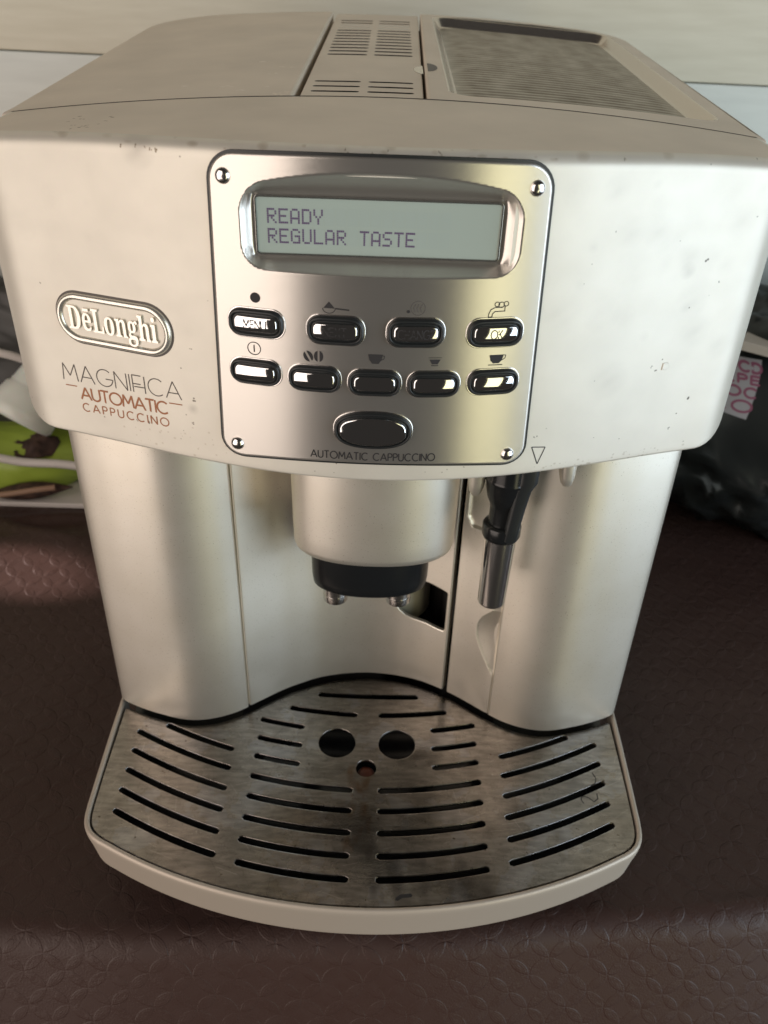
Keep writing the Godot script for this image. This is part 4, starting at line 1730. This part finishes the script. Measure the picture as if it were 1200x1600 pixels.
func build_badges() -> void:
	# raised badge: stadium with a chromed rim and raised letters
	var out := PackedVector2Array()
	var cx := -97.4
	var cy := 278.7
	var oval := round_rect(cx - 23.4, cy - 9.6, cx + 23.4, cy + 9.6, 9.4, 14)
	var base := PackedVector2Array()
	for k in oval.size():
		var a := oval[k]
		var b := oval[(k + 1) % oval.size()]
		var n := maxi(1, int(a.distance_to(b) / 4.0))
		for i in n:
			base.append(a.lerp(b, float(i) / n))
	var st := begin()
	var rows := []
	for p in [[0.0, 0.0], [0.1, 0.8], [0.6, 1.5], [1.3, 1.8], [2.0, 1.6], [2.5, 1.0], [2.7, 0.5]]:
		rows.append(lift(inset(base, p[0]), front3, p[1]))
	up_sheet(st, rows)
	var badge := obj("badge", st, "silver_bright", machine)
	st = begin()
	patch(st, inset(base, 2.6), [], Vector2(3, 3), func(u, v): return front3(u, v, 0.5), Vector3.BACK, front_uv)
	obj("badge_field", st, "silver_paint", badge)
	st = begin()
	rows = []
	for p in [[-0.7, 0.04], [0.1, 0.06]]:
		rows.append(lift(inset(base, p[0]), front3, p[1]))
	up_sheet(st, rows)
	obj("badge_outline", st, "print_grey", badge)
	var tm := TextMesh.new()
	var f := SystemFont.new()
	f.font_names = PackedStringArray(["Droid Serif"])
	f.font_weight = 700
	tm.font = f
	tm.font_size = 64
	tm.text = "DēLonghi"
	tm.depth = 0.1
	tm.pixel_size = 0.01
	tm.curve_step = 1.5
	var arrays := tm.get_mesh_arrays()
	var v: PackedVector3Array = arrays[Mesh.ARRAY_VERTEX]
	var idx: PackedInt32Array = arrays[Mesh.ARRAY_INDEX]
	if idx.is_empty():
		idx = PackedInt32Array(range(v.size()))
	var lo := v[0]
	var hi := v[0]
	for p in v:
		lo = lo.min(p)
		hi = hi.max(p)
	st = begin()
	for k in range(0, idx.size(), 3):
		var q := []
		for t in 3:
			var p := v[idx[k + t]]
			var x := lerpf(cx - 18.2, cx + 18.2, (p.x - lo.x) / (hi.x - lo.x))
			var y := lerpf(cy - 7.0, cy + 5.4, (p.y - lo.y) / (hi.y - lo.y))
			q.append(front3(x, y, 1.35 if p.z > 0 else 0.3))
		var n: Vector3 = ((q[1] - q[0]) as Vector3).cross(q[2] - q[0]).normalized()
		# front caps look out; walls keep the side their winding gives
		var s := -1.0
		tri(st, q[0], q[1], q[2], n * s, n * s, n * s)
	obj("badge_lettering", st, "silver_bright", badge)
	# printed lettering below the badge
	st = begin()
	write(st, "MAGNIFICA", -123.8, -73.2, 251.8, 7.0, 0.42, front3, 0.04, 1.0, 0.16)
	stroke(st, [Vector2(-92.6, 254.7), Vector2(-88.2, 254.9)], 0.42, front3, 0.05)
	var p1 := obj("name_lettering", st, "print_grey", machine)
	st = begin()
	write(st, "AUTOMATIC", -117.2, -79.6, 244.6, 5.0, 0.75, front3, 0.04, 1.0, 0.1)
	stroke(st, [Vector2(-123.4, 249.6), Vector2(-118.4, 249.7)], 0.45, front3, 0.05)
	stroke(st, [Vector2(-78.6, 250.6), Vector2(-73.2, 250.8)], 0.45, front3, 0.05)
	write(st, "CAPPUCCINO", -117.4, -79.8, 239.3, 3.4, 0.5, front3, 0.04, 1.0, 0.42)
	obj("copper_lettering", st, "print_copper", machine)
	st = begin()
	stroke(st, [Vector2(59.9, 239.9), Vector2(65.4, 239.3)], 0.4, front3, 0.04)
	stroke(st, [Vector2(65.4, 239.3), Vector2(63.1, 232.2)], 0.4, front3, 0.04)
	stroke(st, [Vector2(63.1, 232.2), Vector2(59.9, 239.9)], 0.4, front3, 0.04)
	obj("steam_mark", st, "print_dark", machine)
	# loose paint chip
	st = begin()
	slab(st, PackedVector2Array([Vector2(108.4, 266.2), Vector2(110.6, 266.0), Vector2(111.4, 267.2), Vector2(110.8, 268.8), Vector2(108.6, 268.9)]), [], Vector2(1, 1), func(u, v2, o): return front3(u, v2, o + 0.35), 0.2, 0.3, Vector3.BACK, front_uv)
	obj("paint_chip", st, "silver_paint", machine)


# ------------------------------------------------------------------ surroundings
func build_wall() -> void:
	var w := thing("boarded_wall", "pale wall of two wide boards behind the coffee machine", "wall")
	w.rotation.z = deg_to_rad(-0.6)
	for b in [[334.9, 1200.0, -402.0, "wall_upper"], [-420.0, 334.3, -401.2, "wall_lower"]]:
		var st := begin()
		slab(st, round_rect(-1500, b[0], 1500, b[1], 1.5, 3), [], Vector2(300, 150), func(u, v, o): return Vector3(u, v, b[2] + o), 1.2, 18.0, Vector3.BACK)
		obj("wall_board", st, b[3], w)
	var st2 := begin()
	patch(st2, PackedVector2Array([Vector2(-1500, 320), Vector2(1500, 320), Vector2(1500, 350), Vector2(-1500, 350)]), [], Vector2(500, 30), func(u, v): return Vector3(u, v, -415.0), Vector3.BACK)
	obj("wall_batten", st2, "print_grey", w)


func cloth_y(x: float, z: float) -> float:
	var y := 0.0
	# soft folds at the left behind the machine
	var zz := z + 0.10 * (x + 250)
	y += 9.0 * smoothstep(-150, -216, zz) * smoothstep(-262, -224, zz) * smoothstep(-140, -178, x)
	y += 4.0 * exp(-pow((z + 236.0 - 0.35 * (x + 280)) / 9.0, 2)) * smoothstep(-215, -250, x)
	y += 3.5 * exp(-pow((z + 262.0 + 0.25 * (x + 280)) / 8.0, 2)) * smoothstep(-225, -260, x)
	y += 0.5 * sin(x * 0.055 + 1.7 * sin(z * 0.04)) * sin(z * 0.07 + 1.3 * sin(x * 0.03)) * smoothstep(136, 160, maxf(absf(x), z + 60))
	y += 1.2 * sin(x * 0.021 + z * 0.013) * smoothstep(150, 200, absf(x)) 
	return y


# where the cloth turns down over the edge of the table
func edge_z(x: float) -> float:
	return 85.0 - 0.12 * 30.0 * log(1.0 + exp(clampf((x - 10.0) / 30.0, -20.0, 20.0))) * smoothstep(1100, 300, x) + 1.2 * sin(x * 0.045)


func build_table() -> void:
	var st := begin()
	var rows := []
	var path := []
	var z := -1.0
	for k in 120:
		path.append([k / 120.0, 0.0, 0.0])
	var r := 15.0
	for k in 13:
		var a := deg_to_rad(72.0) * k / 12.0
		path.append([1.0, r * sin(a), -r * (1 - cos(a)), r * a])
	for k in range(1, 22):
		var l := 11.0 * k
		path.append([1.0, r * sin(deg_to_rad(72)) + l * cos(deg_to_rad(72)), -r * (1 - cos(deg_to_rad(72))) - l * sin(deg_to_rad(72)), r * deg_to_rad(72) + l])
	var run := []
	for p in path:
		var row := PackedVector3Array()
		var lens := PackedFloat32Array()
		for k in 226:
			var x := -900.0 + 8.0 * k
			var ze := edge_z(x)
			if p[0] < 1.0:
				z = lerpf(-396.0, ze, p[0])
				row.append(Vector3(x, cloth_y(x, z) * smoothstep(90, 60, z), z))
				lens.append(z)
			else:
				row.append(Vector3(x, p[2] + 1.5 * sin(x * 0.03) * smoothstep(0, 60, p[3]), ze + p[1]))
				lens.append(ze + p[3])
		rows.append(row)
		run.append(lens)
	# uv along the cloth, the lattice turned a little
	var nr := rows.size()
	var nc := 226
	for i in nr - 1:
		for j in nc - 1:
			var q := [rows[i][j], rows[i][j + 1], rows[i + 1][j + 1], rows[i + 1][j]]
			var n := []
			var uv := []
			for t in 4:
				var ii: int = i + (0 if t < 2 else 1)
				var jj: int = j if t == 0 or t == 3 else j + 1
				var du: Vector3 = (rows[ii][mini(jj + 1, nc - 1)] as Vector3) - (rows[ii][maxi(jj - 1, 0)] as Vector3)
				var dv: Vector3 = (rows[mini(ii + 1, nr - 1)][jj] as Vector3) - (rows[maxi(ii - 1, 0)][jj] as Vector3)
				var m := dv.cross(du).normalized()
				n.append(m)
				var wx: float = rows[ii][jj].x
				var wz: float = run[ii][jj]
				uv.append(Vector2(wx + 2.5 * sin(wz * 0.03 + wx * 0.011), wz + 2.5 * sin(wx * 0.027 - wz * 0.012)).rotated(0.80) / 71.0)
			tri(st, q[0], q[1], q[2], n[0], n[1], n[2], uv[0], uv[1], uv[2])
			tri(st, q[0], q[2], q[3], n[0], n[2], n[3], uv[0], uv[2], uv[3])
	tag(obj("tablecloth", st, "cloth"), "dark brown vinyl tablecloth embossed with overlapping circles", "tablecloth")
	var t := thing("table", "wooden table hidden under the dark brown vinyl tablecloth", "table")
	st = begin()
	slab(st, round_rect(-880, -394, 880, 0, 4, 3), [], Vector2(300, 200), func(u, v, o): return Vector3(u, -4.0 + o, v), 2.0, 26.0, Vector3.UP)
	obj("table_top", st, "table_wood", t)
	for s in [[-840, -360], [840, -360], [-840, -34], [840, -34]]:
		st = begin()
		slab(st, round_rect(s[0] - 30, s[1] - 30, s[0] + 30, s[1] + 30, 4, 3), [], Vector2(60, 60), func(u, v, o): return Vector3(u, -31.0 + o, v), 1.0, 700.0, Vector3.UP)
		obj("leg", st, "table_wood", t)


func build_clutter() -> void:
	# left: lime tub with a scrap on it, white plug, cable, dark bag
	var st := begin()
	blob(st, Vector3(-345, 21, -335), Vector3(84, 27, 42), 2.7, 1.5, 3, 0.02)
	tag(obj("lime_tub", st, "lime_plastic"), "lime green plastic tub at the left edge with a brown scrap lying on it", "tub")
	st = begin()
	var rows := []
	var n := FastNoiseLite.new()
	n.seed = 7
	n.frequency = 0.09
	for i in 15:
		var row := PackedVector3Array()
		for j in 28:
			var a := TAU * j / 28
			var rr := i / 14.0
			var wob := 1.0 + 0.35 * n.get_noise_2d(cos(a) * 5, sin(a) * 5)
			row.append(Vector3(-303 + 21 * rr * cos(a) * wob, 47.5 + 6.0 * n.get_noise_2d(rr * 9 * cos(a), rr * 9 * sin(a)) - 7.0 * rr * rr + 3.0 * sin(a) * -rr, -313 + 17 * rr * sin(a) * wob))
		rows.append(row)
	sheet(st, rows, Vector3(-303, 20, -313), true)
	tag(obj("brown_scrap", st, "brown_scrap"), "crumpled dark brown scrap on top of the lime green tub", "scrap")
	st = begin()
	tube(st, [Vector3(-450, 52, -292), Vector3(-380, 50, -286), Vector3(-330, 46, -286), Vector3(-300, 40, -288), Vector3(-268, 38, -290), Vector3(-230, 30, -296), Vector3(-180, 18, -310)], 3.6)
	tag(obj("white_cable", st, "cable_white"), "white cable crossing in front of the lime green tub towards the machine", "cable")
	st = begin()
	tube(st, [Vector3(-400, 112, -330), Vector3(-340, 124, -326), Vector3(-312, 122, -324), Vector3(-292, 112, -330), Vector3(-270, 92, -346)], 3.4)
	tag(obj("white_cable", st, "cable_white"), "white cable arching over the white plug at the left edge", "cable")
	st = begin()
	lathe(st, Vector3(-279, 114, -352), Vector3(-0.42, -0.66, 0.50), [[0.1, 0.0], [10.0, 0.5], [15.0, 4.0], [17.5, 12.0], [19.5, 26.0], [21.0, 36.0], [21.6, 37.0], [21.6, 40.0], [24.0, 42.0], [26.0, 50.0], [28.0, 58.0], [28.6, 60.0], [28.6, 66.0], [26.0, 69.0], [22.0, 69.5], [0.1, 69.6]], 44)
	tag(obj("white_plug", st, "white_plastic"), "stubby white plastic plug lying above the lime green tub", "plug")
	st = begin()
	blob(st, Vector3(-345, 84, -372), Vector3(100, 82, 24), 2.6, 10.0, 13, 0.012, 72, 40)
	tag(obj("grey_bag", st, "grey_bag"), "dark grey bag slumped against the wall behind the white plug", "bag")
	st = begin()
	slab(st, round_rect(-460, -392, -205, -279, 12, 6), [], Vector2(40, 40), func(u, v, o): return Vector3(u, 5.0 + o + 0.012 * (v + 279), v), 1.2, 4.0, Vector3.UP)
	tag(obj("pale_tray", st, "cable_white"), "thin pale tray with a rounded edge under the lime green tub", "tray")
	st = begin()
	rows = []
	for i in 9:
		var row := PackedVector3Array()
		for j in 22:
			var a := TAU * j / 22
			var s := sin(PI * i / 8.0)
			row.append(Vector3(-300 + 9.0 * (i - 4) * 1.1, 13.0 + (i - 4) * 1.3 + 7.5 * s * sin(a), -286 + 9.0 * s * cos(a)))
		rows.append(row)
	sheet(st, rows, Vector3(-300, 13, -286), true)
	var rag := tag(obj("brown_rag", st, "brown_scrap"), "folded brown rag with a tan hem in front of the lime green tub", "rag")
	st = begin()
	tube(st, [Vector3(-326, 12.5, -277.5), Vector3(-308, 16.5, -275.6), Vector3(-288, 20, -276.8), Vector3(-274, 21, -279.5)], 2.6, 10)
	obj("hem", st, "tan_strip", rag)
	# right: black bag with a printed label, carton wedge behind it
	st = begin()
	blob(st, Vector3(395, 96, -315), Vector3(175, 97, 86), 2.5, 15.0, 29, 0.016, 110, 64, Vector3(272, 135, -262))
	var bag := tag(obj("black_bag", st, "black_bag"), "shiny black plastic bag beside the machine with a pink printed label", "bag")
	st = begin()
	var lab := func(u, v, o): return Vector3(u, v, label_z(u, v) + o)
	patch(st, PackedVector2Array([Vector2(246, 127), Vector2(275.7, 122.2), Vector2(283, 162.9), Vector2(249, 161)]), [], Vector2(3, 3), func(u, v): return lab.call(u, v, 0.0), Vector3.BACK)
	obj("label", st, "paper", bag)
	st = begin()
	# blurred block letters on the label
	var rowsy := [[157.0, 5.6, "MOCD"], [149.5, 5.0, "HEPE"], [141.0, 6.4, "COC"], [131.0, 8.0, "CO"]]
	for r in rowsy:
		write(st, r[2], 250.5, 255.5 + 0.17 * r[0], r[0] - r[1] * 0.5, r[1], 1.7, lab, 0.15, 0.4, 0.3)
	obj("label_print", st, "magenta_print", bag)
	st = begin()
	slab(st, PackedVector2Array([Vector2(262, -262), Vector2(330, -246), Vector2(345, -290), Vector2(285, -300)]), [], Vector2(20, 20), func(u, v, o): return Vector3(u, 178.0 + o - 0.16 * (u - 262), v), 1.0, 7.0, Vector3.UP)
	tag(obj("carton_flap", st, "carton"), "small pale carton flap lying on the black bag at the right edge", "carton")


func label_z(x: float, y: float) -> float:
	var a := 1.0 - pow(absf((x - 395.0) / 175.0), 2.5) - pow(absf((y - 96.0) / 97.0), 2.5)
	return -315.0 + 86.0 * pow(maxf(a, 0.0), 0.4) + 1.2
